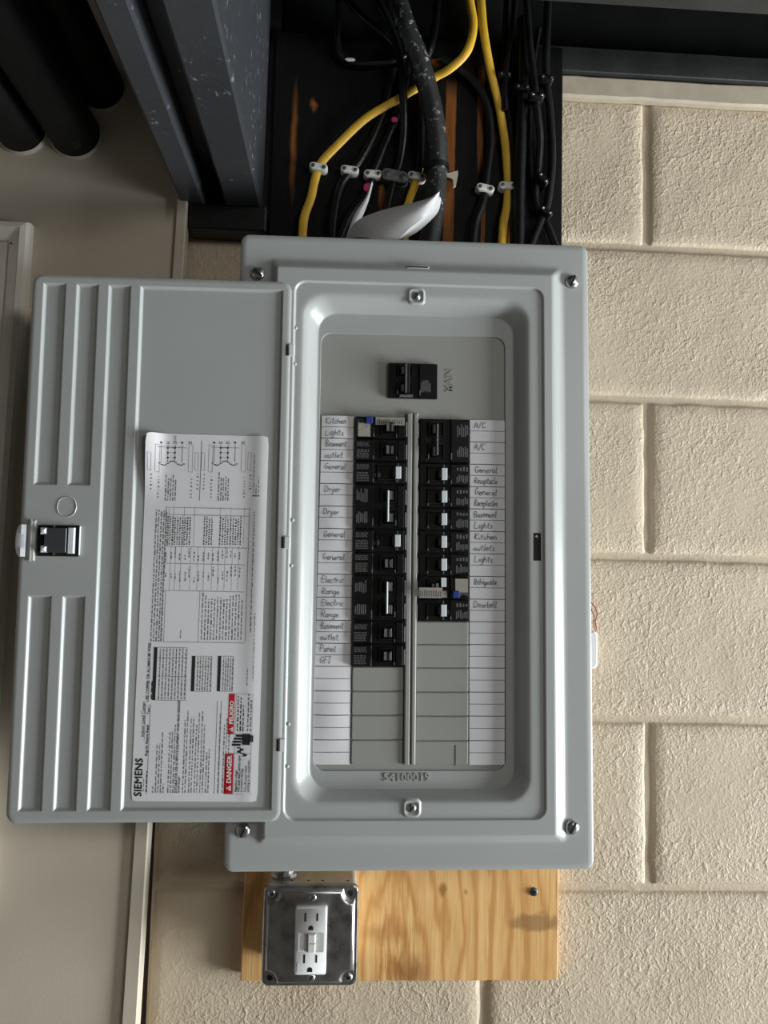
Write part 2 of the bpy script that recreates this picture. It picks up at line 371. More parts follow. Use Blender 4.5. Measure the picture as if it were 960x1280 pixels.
# ---- block wall: courses 203 mm high, every block a part
S = 0.2032; X0, Z0 = 0.38573471, 0.43761461 + zc
XEDGE = unproj(193, 1031, 0.0).x            # blocks stop at the trim strip
WTOP = unproj(830, 130, 0.0).z
bk = MB().box(XEDGE, 2.6, 0.0044, 0.15, 0.0, WTOP)
wall = tag(bk.build('wall_back', M_MORTAR), kind='structure')
def block(x0, x1, z0, z1, seed):
    nx = max(4, int((x1 - x0) / 0.0125)); nz = max(4, int((z1 - z0) / 0.0125))
    us = [0, .0022, .0055] + [.0055 + (x1 - x0 - .011) * i / nx for i in range(1, nx)] + [x1 - x0 - .0055, x1 - x0 - .0022, x1 - x0]
    vs_ = [0, .0022, .0055] + [.0055 + (z1 - z0 - .011) * i / nz for i in range(1, nz)] + [z1 - z0 - .0055, z1 - z0 - .0022, z1 - z0]
    prof = {0: .0052, 1: .0018, 2: .0003}
    g = []
    for j, v in enumerate(vs_):
        row = []
        for i, u in enumerate(us):
            e = min(i, len(us) - 1 - i); k = min(j, len(vs_) - 1 - j)
            d = max(prof.get(e, 0), prof.get(k, 0))
            p = Vector((x0 + u, seed * 3.1, z0 + v))
            d += 0.0011 * noise.noise(p * 11) + 0.0009 * noise.noise(p * 45)
            du = dv = 0
            if e < 3: du = 0.0022 * noise.noise(Vector((seed * 7.3, 0, z0 + v)) * 40 + Vector((i, 0, 0)) * .2)
            if k < 3: dv = 0.0016 * noise.noise(Vector((x0 + u, seed * 2.7, 0)) * 30)
            row.append((x0 + u + du, d, z0 + v + dv))
        g.append(row)
    mb = MB(); nxx = len(us)
    vs = sum(g, []); fs = [(j * nxx + i, j * nxx + i + 1, (j + 1) * nxx + i + 1, (j + 1) * nxx + i) for j in range(len(vs_) - 1) for i in range(nxx - 1)]
    mb.add(vs, fs); return mb.build('block', M_BLOCK, wall, smooth=True, angle=80)
J = 0.0036
sd = 0
for k in range(-1, 6):
    zt = Z0 - k * S - J; zb = Z0 - (k + 1) * S + J
    if k == -1: zt = WTOP
    xs = [X0 + (0 if k % 2 else -S) + 2 * S * i for i in range(-2, 4)]
    for i in range(len(xs) - 1):
        a, b = xs[i] + J, xs[i + 1] - J
        a = max(a, XEDGE + 0.002 + 0.002 * R.random())
        if b - a < 0.03: continue
        sd += 1; block(a, b, zb, zt, sd)

# beige wooden cap along the top of the blocks
c1, c2 = unproj(698, 95, -0.006).z, unproj(698, 121, -0.006).z
tz = MB()
n = 40; top = []; bot = []
xa, xb = unproj(690, 110, -0.006).x, 2.4
for i in range(n + 1):
    x = xa + (xb - xa) * (i / n) ** 1.8
    top.append((x, c1 + 0.0014 * noise.noise(Vector((x * 40, 0, 0))))); bot.append((x, c2 + 0.0022 * noise.noise(Vector((x * 25, 5, 0)))))
ls = [[(x, 0.05, z) for x, z in top], [(x, -0.008, z) for x, z in top], [(x, -0.0095, z - .002) for x, z in top], [(x, -0.0095, z + .003) for x, z in bot], [(x, -0.007, z) for x, z in bot], [(x, 0.05, z) for x, z in bot]]
tz.loops(ls, closed=False)
tag(tz.build('trim_2', M_CAP, smooth=True), kind='structure')

# ---- smooth sheet wall on the left, with the strip on its edge
e_top, e_bot = unproj(219, 300, -0.034), unproj(168, 1060, -0.034)
f_top, f_bot = unproj(231, 300, -0.040), unproj(182, 1100, -0.040)
def along(a, b, z): t = (z - a.z) / (b.z - a.z); return a.x + (b.x - a.x) * t
s1, s0 = 2.50, 0.0
sheet = MB()
pts = [(XL, s0), (along(e_top, e_bot, s0), s0), (along(e_top, e_bot, s1), s1), (XL, s1)]
sheet.loops([[(x, 0.12, z) for x, z in pts], [(x, -0.034, z) for x, z in pts]], True, True)
tag(sheet.build('wall_left', M_SHEET), kind='structure')
st = MB(); rings = []
ex0, ex1 = along(e_top, e_bot, s0), along(e_top, e_bot, s1)
fx0, fx1 = along(f_top, f_bot, s0), along(f_top, f_bot, s1)
prof = [(0.0, 0.0, -0.022), (0.0, 0.0, -0.0335), (0.0, 0.0012, -0.0400), (1.0, -0.0015, -0.0400), (1.0, 0.0, -0.0385), (1.0, 0.0, -0.022)]
for x0_, x1_, z in ((ex0, fx0, s0), (ex1, fx1, s1)):
    rings.append([(x0_ + (x1_ - x0_) * t + d, y, z) for t, d, y in prof])
st.loops(rings, True, True)
tag(st.build('trim_1', M_TRIMC), kind='structure')

# ---- sill plate, rim board and joist above the wall, all black
sz0 = unproj(830, 97, -0.010).z
pl1 = unproj(700, 57, -0.016).z
tag(MB().box(0.20, 2.6, -0.016, 0.12, c1 + 0.0015, pl1, bev=0.001).build('trim_3', M_JOIST), kind='structure')
pl2 = unproj(700, 38, 0.02).z
tag(MB().box(0.20, 2.6, 0.020, 0.10, pl1, ZT).build('trim_4', M_BLACKP), kind='structure')
jz = unproj(800, 8, -0.112).z
tag(MB().box(-0.16, 2.6, -0.155, -0.112, jz, jz + 0.20, bev=0.002).build('trim_5', M_JOIST), kind='structure')
tag(MB().box(-0.20, 0.20, 0.0, 0.12, WTOP, ZT).build('trim_6', M_BLACKP), kind='structure')

# ================================================================== CEILING BEAM (runs from the wall over the camera)
def at_wall(px, py): return unproj(px, py, 0.0)
bz = at_wall(290, 272).z
xa = at_wall(233, 268).x; xb_ = at_wall(262.5, 262).x; xc = at_wall(287, 262).x; xd = at_wall(331, 256).x
beam = empty('ceiling_beam', (0.5 * (xa + xd), -0.5, bz), 0, 'scuffed black built-up beam running from the block wall overhead', 'beam')
def plank(x0, x1, z0, z1, name, y1=-0.002):
    cx = beam.location
    mb = MB(); y0 = -2.2; b = 0.003
    n = 60; ls = []
    for i in range(n + 1):
        y = y1 + (y0 - y1) * (i / n) ** 1.6
        wob = 0.0012 * noise.noise(Vector((x0 * 50, y * 14, 0)))
        sec = [(x0 + b, z0 + wob), (x1 - b, z0 + wob * .5), (x1 + wob, z0 + b), (x1, z1), (x0, z1), (x0 + wob, z0 + b)]
        ls.append([(x - cx.x, y - cx.y, z - cx.z) for x, z in sec])
    mb.loops(ls, True, True); return mb.build(name, M_BEAM, beam)
plank(xa, xb_, bz, bz + 0.28, 'plank', -0.012)
plank(xc, xd, bz, bz + 0.28, 'plank', -0.020)
plank(xb_ - .001, xc + .001, bz + 0.030, bz + 0.26, 'spacer', -0.012)

q0_, q2_ = unproj(237, 270, -.011), unproj(345, 200, -.011)
FB = MB(); FB.box(q0_.x - beam.location.x, q2_.x - beam.location.x, -.011 - beam.location.y, -.001 - beam.location.y, bz - .004 - beam.location.z, bz + .38 - beam.location.z); FB.build('backing_board', M_BLACKP, beam)
q0, q1_ = unproj(236, 270, -.035), unproj(332, 289, -.035)
MB().box(q0.x - beam.location.x, q1_.x - beam.location.x, -.035 - beam.location.y, -.002 - beam.location.y, q1_.z - beam.location.z, bz - beam.location.z, bev=.002).build('bearing_plate', M_BLACKP, beam)
# ================================================================== PIPES through the sheet wall
def pipe(cx, cy, r, label):
    c = unproj(cx, cy, -0.034)
    o = empty('vent_pipe', (c.x, -0.034, c.z), 0, label, 'pipe')
    mb = MB(); n = 28; ls = []
    for y in [0.03, -.01, -.05, -.12, -.2, -.35, -.6, -1.0, -1.6, -2.2]:
        ls.append([(r * math.cos(2 * PI * i / n), y, r * math.sin(2 * PI * i / n)) for i in range(n)])
    mb.loops(ls, True, True); mb.build('pipe_wall', M_PVC, o, smooth=True)
    k = MB(); n = 40; ls = []
    for rr, y in ((r + .0002, -0.005), (r + .0016, -0.003), (r + .0022, 0.001)):
        ls.append([((rr + 0.0006 * noise.noise(Vector((math.cos(2 * PI * i / n) * 6, math.sin(2 * PI * i / n) * 6, cx)))) * math.cos(2 * PI * i / n), y, rr * math.sin(2 * PI * i / n)) for i in range(n)])
    k.loops(ls); k.build('caulk_ring', M_CAULK, o, smooth=True)
    return o
pipe(28, 163, 0.0300, 'black pipe entering the cream wall, nearest the white mitred frame')
p2 = pipe(95.5, 169, 0.0300, 'middle black pipe of three entering the cream wall, with a scratched end')
pipe(128, 112, 0.0280, 'black pipe entering the cream wall highest, nearest the ceiling beam')
g_ = MB()
for a0, rr, ww in ((-1.30, .0302, .0016), (-1.22, .0302, .0016), (-1.10, .0302, .0012)):
    pts = [(rr * math.cos(a0 + .02 * math.sin(i)), -0.022 - i * .004, rr * math.sin(a0 + .02 * math.sin(i))) for i in range(4)]
    tube(g_, pts, ww, .0006, 6)
g_.build('scratch_mark', M_ZINC, p2)

# ================================================================== WHITE MITRED FRAME on the left wall
fr = unproj(17, 283, -0.05)
a_top, a_bot = unproj(35, 275, -0.052), unproj(7, 760, -0.052)
lean = (a_bot.x - a_top.x) / (a_top.z - a_bot.z)
ztop = a_top.z; hgt = 0.80
frame = empty('access_frame', (a_top.x, -0.034, ztop), math.atan(lean), 'off-white mitred trim frame on the cream wall at the left edge', 'panel')
wd = 0.0235; W2 = 0.42
def rail(pts_in, name):
    """one mitred length: outline (x,z) outer/inner at both ends, stepped face profile"""
    (o0, i0), (o1, i1) = pts_in; ls = []
    for o_, i_ in ((o0, i0), (o1, i1)):
        row = []
        for t, y in ((0, 0.0), (0, -0.010), (0.10, -0.0165), (0.38, -0.018), (0.42, -0.0165), (0.90, -0.0125), (1.0, -0.011), (1.0, 0.0)):
            row.append((o_[0] + (i_[0] - o_[0]) * t, y, o_[1] + (i_[1] - o_[1]) * t))
        ls.append(row)
    return MB().loops(ls, True, True).build(name, M_OFFWH, frame)
rail((((0, 0), (-wd, -wd)), ((0, -hgt), (-wd, -hgt + wd))), 'side_rail')
rail((((0, 0), (-wd, -wd)), ((-W2, 0), (-W2 + wd, -wd))), 'top_rail')
rail((((-W2, 0), (-W2 + wd, -wd)), ((-W2, -hgt), (-W2 + wd, -hgt + wd))), 'side_rail')
rail((((0, -hgt), (-wd, -hgt + wd)), ((-W2, -hgt), (-W2 + wd, -hgt + wd))), 'bottom_rail')
MB().box(-W2 + wd - .001, -wd + .001, -0.008, -0.0005, -hgt + wd, -wd + .001).build('infill_panel', M_OFFWH, frame)
MB().disc_stack(-wd + .004, -wd - .004, [(.0012, -.0126), (.0014, -.0132), (.0008, -.0138)], 10).build('nail_head', M_STEELD, frame, True)

# ================================================================== PLYWOOD BOARD
bl, br_ = unproj(303, 1160, -0.018).x, unproj(697.5, 1150, -0.018).x
bb, bt = unproj(500, 1226, -0.018).z, unproj(500, 48, -0.018).z
board = empty('plywood_backboard', ((bl + br_) / 2, -0.0005, bb), 0, 'plywood mounting board behind the panel, bare pine below and black above', 'board')
def wpt(o, x, y, z): return (x - o.location.x, y - o.location.y, z - o.location.z)
mb = MB(); n = 50; outl = []
for i in range(n + 1):
    x = bl + (br_ - bl) * i / n
    outl.append((x, bb + 0.0012 * noise.noise(Vector((x * 160, 1, 0)))))
outl += [(br_, bt), (bl, bt)]
mb.loops([[wpt(board, x, -0.0005, z) for x, z in outl], [wpt(board, x, -0.0172, z) for x, z in outl],
          [wpt(board, x + (0.0008 if x < bl + .001 else -0.0008 if x > br_ - .001 else 0), -0.018, z + (0.0008 if z < bb + .01 else -0.0008)) for x, z in outl]], True, True)
mb.build('plywood_sheet', M_BOARD, board)
def screw_mesh(mb, cx, cz, y, r, slot_ang=0.5, cross=False, dome=.35):
    prof = [(r, y + r * .05), (r, y - r * .18), (r * .86, y - r * (.18 + dome * .55)), (r * .55, y - r * (.18 + dome)), (r * .2, y - r * (.2 + dome))]
    mb.disc_stack(cx, cz, prof, 18, 0)
    yy = y - r * (.24 + dome)
    for a in ([slot_ang, slot_ang + PI / 2] if cross else [slot_ang]):
        ca, sa = math.cos(a), math.sin(a); l, ww = r * (.62 if cross else .82), r * .13
        q = [(cx + ca * l * i - sa * ww * j, cz + sa * l * i + ca * ww * j) for i, j in ((-1, -1), (1, -1), (1, 1), (-1, 1))]
        mb.loops([[(x, yy + r * .12, z) for x, z in q], [(x, yy - r * .02, z) for x, z in q]], True, True, 1)
p = unproj(667.5, 1115, -0.019)
mb = MB(); screw_mesh(mb, *[wpt(board, p.x, 0, p.z)[i] for i in (0, 2)], wpt(board, 0, -0.018, 0)[1], 0.0050, 0.4, True)
tag(mb.build('screw', [M_STEELD, M_HOLE], board, True), 'black cross-head screw')

# ================================================================== LOAD CENTRE
panel = empty('electrical_panel', PC, PR, 'grey open breaker panel with its door swung left, on the plywood board', 'electrical panel')
def side(pxl, pxr, pyt, pyb, h, my=700, mx=518):
    return PL(pxl, my, h)[0], PL(pxr, my, h)[0], PL(mx, pyb, h)[1], PL(mx, pyt, h)[1]
HF = 0.0; HR = 0.0085; HS = 0.0060; HB = -0.0105; HD = -0.0122
out = side(289.7, 739.5, 299, 1089.5, 0)
def ring(rc, r, h, grow=0.0, seg=7):
    x0, x1, z0, z1 = rc
    return rrect(x0 - grow, x1 + grow, z0 - grow, z1 + grow, max(r + grow, .0005), -h, seg)
r_out = side(329, 705.5, 329, 1053.5, 0); r_in = side(338.5, 692, 339.5, 1045, HR)
seat_o = side(360.5, 681.5, 354.5, 1026, HR); seat_i = side(363, 678.5, 357.5, 1023, HS)
bw_o = side(372, 662, 370, 1004, HS); bw_i = side(392.5, 643, 395, 986, HB)
ln = side(396.3, 631.7, 419, 963.5, HB)
cv = MB(); g = 0.0001
def lerp(a, b, t): return tuple(x + (y - x) * t for x, y in zip(a, b))
LP = [ring(out, .011, -0.012), ring(out, .011, -0.004), ring(out, .010, -0.0012, -.0009), ring(out, .0085, 0, -.0032), ring(out, .007, 0, -.008),
      ring(r_out, .006, 0, .0035), ring(r_out, .006, 0, .0008), ring(lerp(r_out, r_in, .1), .0055, .0005)]
for t_, h_, q_ in ((.30, .0022, .0045), (.50, .0043, .0042), (.70, .0064, .0036), (.86, .0078, .003)): LP.append(ring(lerp(r_out, r_in, t_), q_, h_))
LP += [ring(r_in, .002, HR), ring(r_in, .0015, HR, -.001)]
LP += [ring(seat_o, .013, HR, .001), ring(seat_o, .013, HR), ring(lerp(seat_o, seat_i, .35), .0125, HR - .0005), ring(lerp(seat_o, seat_i, .75), .012, HS + .0003), ring(seat_i, .0115, HS), ring(seat_i, .011, HS, -.001)]
LP += [ring(bw_o, .026, HS, .004), ring(bw_o, .026, HS, .0008), ring(lerp(bw_o, bw_i, .10), .0255, HS - .0006), ring(lerp(bw_o, bw_i, .25), .025, HS - .0021),
       ring(lerp(bw_o, bw_i, .45), .0245, HS - .0057), ring(lerp(bw_o, bw_i, .68), .024, HS - .0104), ring(lerp(bw_o, bw_i, .85), .0235, HS - .0135), ring(lerp(bw_o, bw_i, .95), .023, HB + .0005), ring(bw_i, .022, HB), ring(bw_i, .021, HB, -.0015)]
LP += [ring(ln, .0125, HB, .0015), ring(ln, .012, HB, .0003), ring(ln, .012, HB - .0008), ring(ln, .012, HD - .002)]
cv.loops(LP)
def dimple(u, v, r, h0, hh):
    cv.disc_stack(u, v, [(r, -h0), (r * .8, -h0 - hh * .6), (r * .4, -h0 - hh)], 10, 0, False, True)
for (x, y) in ((369.5, 410), (368.5, 455), (365.5, 650), (364, 707), (360.5, 905), (359, 958)):
    u, v = PL(x, y, HS); dimple(u, v, .0022, HS, .0014)
cv.build('cover', M_GREY, panel, True, 40)
# embossed seat round the upper and lower inner screws
def boss(px, py, name):
    u, v = PL(px, py, HS); mb = MB(); s_ = .0082
    ls = [rrect(u - s_ * k, u + s_ * k, v - s_ * k, v + s_ * k, s_ * k * .55, -h, 4) for k, h in ((1.25, HS - .0002), (1.02, HS + .0016), (.90, HS + .0018), (.72, HS + .0002), (.4, HS - .0004))]
    mb.loops(ls, False, True); mb.build(name, M_GREY, panel, True, 60)
    m2 = MB(); screw_mesh(m2, u, v, -HS - .0002, .0046, .9, False, .25); m2.build('screw', [M_ZINC, M_HOLE], panel, True)
boss(520.5, 370.5, 'screw_boss'); boss(514.5, 1010, 'screw_boss')
for px, py, a in ((322.5, 341.5, -.8), (715.5, 351.5, 1.2), (304, 1038.5, 1.2), (715.5, 1034.5, 1.1)):
    u, v = PL(px, py, .002); mb = MB(); screw_mesh(mb, u, v, 0.0, .0078, a, False, .42); mb.build('cover_screw', [M_ZINC, M_HOLE], panel, True)
# small embossed bar in the middle of the top bevel
u, v = PL(522, 334.5, .005); MB().loops([rrect(u - .014 + k, u + .014 - k, v - .0028 + k * .7, v + .0028 - k * .7, .002, -h, 3) for k, h in ((0, .002), (.001, .0062), (.0022, .0068))], False, True).build('embossed_mark', M_GREY, panel, True)
# steel box behind the cover
bx = MB(); wx, hz = .181, .335
bx.loops([rrect(-wx, wx, -hz, hz, .004, 0.0025, 2), rrect(-wx, wx, -hz, hz, .004, 0.0995, 2)], False, True)
bx.build('enclosure', M_GREY2, panel)
# dead front
MB().loops([ring(ln, .012, HD, .004), ring(ln, .012, HD - .001, .004)], True, True).build('dead_front', M_GREY2, panel)
# strike slot on the right
u, v = PL(671.5, 683.5, HS); m_ = MB(); m_.box(u - .0042, u + .0042, -HS - .0001, -HS + .004, v - .0152, v + .0152)
m_.build('strike_slot', M_HOLE, panel)
MB().disc_stack(u - .0005, v + .0115, [(.0016, -HS - .0001), (.0012, -HS - .0006)], 10).build('slot_dot', M_CHROME, panel)  # small bright metal dot near the upper end of the slot

# embossed lettering pressed in the dead front
def local_text(mb, s, size, u, v, h, ang=0.0, offset=0.0, thick=0.0, mi=0, sx=1.0, fn=None):
    vs, fs = text_mesh(s, size, offset); ca, sa = math.cos(ang), math.sin(ang)
    P_ = [(u + ca * x * sx - sa * y, v + sa * x * sx + ca * y) for x, y in vs]
    f_ = fn or (lambda a, b: 0.0)
    mb.add([(a, -(h + thick + f_(a, b)), b) for a, b in P_], fs, mi)
    if thick > 0:
        ed = {}
        for f in fs:
            for i in range(len(f)):
                a, b = f[i], f[(i + 1) % len(f)]
                ed[(a, b)] = 1
        for (a, b) in ed:
            if (b, a) not in ed:
                A, B = P_[a], P_[b]
                mb.quad((A[0], -h, A[1]), (B[0], -h, B[1]), (B[0], -h - thick, B[1]), (A[0], -h - thick, A[1]), mi)
    return max(x for x, y in vs) * sx if vs else 0
mb = MB(); u, v = PL(566.5, 491, HD); local_text(mb, 'MAIN', .0125, u, v, HD, PI / 2, .0001, .0008, 0, 0.88)
mb.build('embossed_lettering', M_GREY2, panel)
mb = MB(); u, v = PL(479, 976, HB); local_text(mb, '54100019', .0118, u, v, HB, 0.003, .0002, .0012, 0, 1.08)
mb.build('embossed_lettering', M_GREY, panel)

# ---- rows of poles
ROW_L = [520, 548.3, 576.4, 605, 633.2, 661.4, 689.8, 718.5, 747.3, 776.2, 805, 834, 864.8, 895, 926, 957]
ROW_R = [523, 550.8, 578.8, 607, 635, 663.2, 691.5, 720, 748.7, 777, 806, 835.5, 865.8, 896, 927, 957.5]
HT = HD + .0062                       # breaker face
vL = [PL(475, y, HT)[1] for y in ROW_L]; vR = [PL(555, y, HT)[1] for y in ROW_R]
uL0, uL1 = PL(442.2, 700, HT)[0], PL(506.0, 700, HT)[0]
uR0, uR1 = PL(523.0, 700, HT)[0], PL(587.0, 700, HT)[0]
uM = 0.5 * (uL1 + uR0)
# centre rail
u0, u1 = PL(507.5, 700, HT)[0], PL(521.5, 700, HT)[0]
vt, vb = PL(515, 517, HD)[1], PL(515, 955, HD)[1]
mb = MB(); um = (u0 + u1) / 2 + .0012
for a, b, hh in ((u0, um - .0014, .0052), (um, u1, .0052)):
    mb.box(a, b, -HD - hh, -HD, vb, vt, bev=.0012)
mb.box(um - .0014, um, -HD - .002, -HD, vb, vt)
mb.build('center_rail', M_GREY2, panel)
mb = MB()
for i in range(11): mb.box(u0 - .0011, u0 + .0006, -HD - .0048, -HD, vL[i] - .0225, vL[i] - .006)
for i in range(9): mb.box(u1 - .0006, u1 + .0010, -HD - .0048, -HD, vR[i] - .0225, vR[i] - .006)
mb.build('rail_tab', M_GREY2, panel)
# blank fillers
def filler(u0, u1, v0, v1):
    m = MB(); m.loops([rrect(u0 + k, u1 - k, v0 + k, v1 - k, .0012, -h, 2) for k, h in ((.0003, HD - .0002), (.0003, HD + .0012), (.0012, HD + .0020))], False, True)
    return m.build('filler_plate', M_GREY2, panel)
for i in range(11, 15): filler(uL0, uL1 + .0005, vL[i + 1] + .0002, vL[i] - .0002)
for i in range(9, 15): filler(uR0 - .0015, uR1, vR[i + 1] + .0002, vR[i] - .0002)
mb = MB(); u, v = PL(569, 945, HD); mb.box(u - .0005, u + .0005, -HD - .0024, -HD - .0015, v - .010, v + .012); mb.build('scratch', M_PRINTG, panel)

# ---- handwriting: single-stroke letters drawn as thin ribbons
G = {'K': (.55, [[(0, 0), (.02, 1)], [(.5, .95), (.02, .42), (.52, 0)]]), 'i': (.2, [[(.08, 0), (.1, .5)], [(.12, .66), (.13, .72)]]),
 't': (.38, [[(.2, .9), (.16, .12), (.32, .02)], [(0, .58), (.38, .62)]]), 'c': (.4, [[(.38, .42), (.2, .5), (0, .25), (.16, 0), (.4, .1)]]),
 'h': (.42, [[(0, 0), (.02, .95)], [(0, .3), (.2, .5), (.36, .36), (.38, 0)]]), 'e': (.42, [[(0, .24), (.38, .3), (.22, .5), (0, .25), (.16, 0), (.42, .12)]]),
 'n': (.44, [[(0, 0), (0, .5)], [(0, .3), (.2, .5), (.36, .36), (.4, 0)]]), 'L': (.5, [[(.04, 1), (0, .02), (.5, .06)]]),
 'g': (.42, [[(.36, .46), (.12, .5), (0, .24), (.18, .02), (.36, .22)], [(.37, .5), (.36, -.2), (.16, -.36), (0, -.22)]]),
 's': (.36, [[(.34, .45), (.12, .5), (.08, .3), (.3, .18), (.22, 0), (0, .06)]]), 'B': (.55, [[(.02, 0), (0, 1), (.38, .9), (.36, .6), (.02, .52), (.46, .36), (.38, .03), (0, 0)]]),
 'a': (.44, [[(.36, .44), (.12, .5), (0, .22), (.14, 0), (.36, .2)], [(.37, .5), (.36, .1), (.46, .02)]]),
 'm': (.62, [[(0, 0), (0, .5)], [(0, .3), (.15, .5), (.28, .34), (.28, 0)], [(.28, .32), (.44, .5), (.56, .34), (.58, 0)]]),
 'u': (.44, [[(0, .5), (.02, .12), (.18, 0), (.36, .2)], [(.37, .5), (.38, 0)]]), 'o': (.42, [[(.2, .5), (0, .25), (.18, 0), (.4, .25), (.2, .5)]]),
 'l': (.22, [[(.1, .98), (.08, .08), (.2, 0)]]), 'G': (.6, [[(.5, .86), (.28, 1), (0, .5), (.24, 0), (.5, .2), (.52, .44), (.3, .44)]]),
 'r': (.34, [[(0, 0), (.02, .5)], [(.02, .3), (.16, .48), (.32, .44)]]), 'D': (.58, [[(.02, 0), (.02, 1), (.36, .88), (.52, .45), (.34, .06), (-.03, 0)]]),
 'y': (.4, [[(0, .5), (.18, .08)], [(.38, .52), (.1, -.36)]]), 'P': (.5, [[(.02, 0), (.02, 1), (.42, .86), (.36, .52), (.02, .46)]]),
 'F': (.46, [[(.02, 0), (.02, 1), (.46, 1)], [(.02, .54), (.36, .54)]]), 'I': (.36, [[(.18, 0), (.18, 1)], [(0, 1), (.36, 1)], [(0, 0), (.36, 0)]]),
 'A': (.56, [[(0, 0), (.26, 1), (.54, 0)], [(.1, .38), (.44, .38)]]), 'C': (.55, [[(.5, .86), (.26, 1), (0, .5), (.24, 0), (.54, .12)]]),
 '/': (.42, [[(0, -.08), (.4, 1.05)]]), 'R': (.54, [[(.02, 0), (.02, 1), (.42, .86), (.36, .54), (.02, .48), (.5, 0)]]),
 'd': (.44, [[(.36, .42), (.12, .5), (0, .22), (.14, 0), (.36, .2)], [(.38, 1), (.38, 0)]]), 'b': (.42, [[(.02, 1), (0, 0)], [(0, .3), (.2, .5), (.4, .26), (.2, 0), (0, .1)]]),
 'p': (.42, [[(.02, .5), (0, -.36)], [(0, .3), (.2, .5), (.4, .26), (.2, 0), (0, .1)]]), 'f': (.34, [[(.34, .86), (.2, .96), (.14, .7), (.12, 0)], [(0, .5), (.3, .52)]]),
 'E': (.5, [[(.48, 1), (.02, 1), (0, 0), (.5, 0)], [(.02, .52), (.4, .54)]]), ' ': (.3, [])}
def handwrite(mb, s, u, v, cap, h, width, fn, sx=1.0):
    x = 0.0
    for ch in s:
        wd_, st_ = G[ch]
        k = cap; ky = cap * (1 + .12 * R.uniform(-1, 1)); dy = cap * .06 * R.uniform(-1, 1)
        for line in st_:
            P_ = []
            for a, b in line:
                a += R.uniform(-.03, .03); b += R.uniform(-.03, .03)
                P_.append(Vector((u + (x + a + .12 * b) * k * sx, v + b * ky + dy)))
            if len(P_) > 2:
                P3 = catmull([(q.x, q.y, 0) for q in P_], 3); P_ = [Vector((q.x, q.y)) for q in P3]
            Lf, Rt = [], []
            for i, q in enumerate(P_):
                d = (P_[min(i + 1, len(P_) - 1)] - P_[max(i - 1, 0)]); d = d.normalized() if d.length > 1e-9 else Vector((1, 0))
                nrm = Vector((-d.y, d.x)) * width / 2
                Lf.append(q + nrm); Rt.append(q - nrm)
            mb.loops([[(q.x, -(h + fn(q.x, q.y)), q.y) for q in Lf], [(q.x, -(h + fn(q.x, q.y)), q.y) for q in Rt]], closed=False)
        x += wd_ + .12
LEFT = ['Kitchen', 'Lights', 'Basement', 'outlet', 'General', '', 'Dryer', '', 'Dryer', '', 'General', '', 'General', '', 'Electric', 'Range', 'Electric', 'Range', 'Basement', 'outlet', 'Panel', 'GFI'] + [''] * 8
RIGHT = ['A/C', '', 'A/C', '', 'General', 'Receptacle', 'General', 'Receptacles', 'Basement', 'Lights', 'Kitchen', 'outlets', 'Lights', '', 'Refrigerator', '', 'Doorbell', ''] + [''] * 12
def directory(side_, rows, words, pxs, outer):
    """paper strip following the rows; pxs = four photo x: outer/inner at top and bottom"""
    h = HD + .0008
    v0, v1 = rows[0], rows[15]
    ua0, ub0 = PL(pxs[0], 522, h)[0], PL(pxs[1], 522, h)[0]; ua1, ub1 = PL(pxs[2], 957, h)[0], PL(pxs[3], 957, h)[0]
    def ed(v): t = (v - v0) / (v1 - v0); return ua0 + (ua1 - ua0) * t, ub0 + (ub1 - ub0) * t
    bow = .0016 if side_ == 'L' else .0006
    def fn(u, v):
        a, b = ed(v); t = min(max((u - a) / (b - a), 0), 1)
        return bow * math.sin(PI * t) * (0.8 + .4 * math.sin(v * 60)) + .0003
    m = MB(); nu, nv = 6, 45; grid = []
    for j in range(nv + 1):
        v = v0 + (v1 - v0) * j / nv; a, b = ed(v)
        grid.append([(a + (b - a) * i / nu, -(h + fn(a + (b - a) * i / nu, v)), v) for i in range(nu + 1)])
    back = [[(x, y + .0002, z) for x, y, z in r] for r in grid]
    m.loops(grid, closed=False); m.loops(back, closed=False)
    strip = m.build('directory_strip', M_PAPER, panel, True)
    pl = MB()
    for i in range(15):
        for k, wd_ in ((0, .0007), (1, .00045)):
            v = rows[i] + (rows[i + 1] - rows[i]) * k / 2
            if i == 0 and k == 0: continue
            a, b = ed(v); ls = []
            for vv in (v - wd_ / 2, v + wd_ / 2): ls.append([(a + (b - a) * q / nu, -(h + .00025 + fn(a + (b - a) * q / nu, vv)), vv) for q in range(nu + 1)])
            pl.loops(ls, closed=False)
    pl.build('ruled_lines', M_INK, strip)
    for i, wrd in enumerate(words):
        if not wrd: continue
        r0 = rows[i // 2]; r1 = rows[i // 2 + 1]; hh = (r0 - r1) / 2
        v = r0 - hh * (i % 2 + 1) + hh * .26
        a, b = ed(v)
        m = MB(); handwrite(m, wrd, a + (b - a) * .12 + .001 * R.random(), v, hh * .56, h + .0004, .00062, fn, min(.98, .66 * (b - a) / (hh * .56 * sum(G[c][0] + .12 for c in wrd))))
        m.build('handwritten_word', M_PEN, strip)
directory('L', vL, LEFT, (402.5, 442.3, 390.5, 437.0), 0)
directory('R', vR, RIGHT, (587.5, 630.8, 586.5, 630.8), 1)

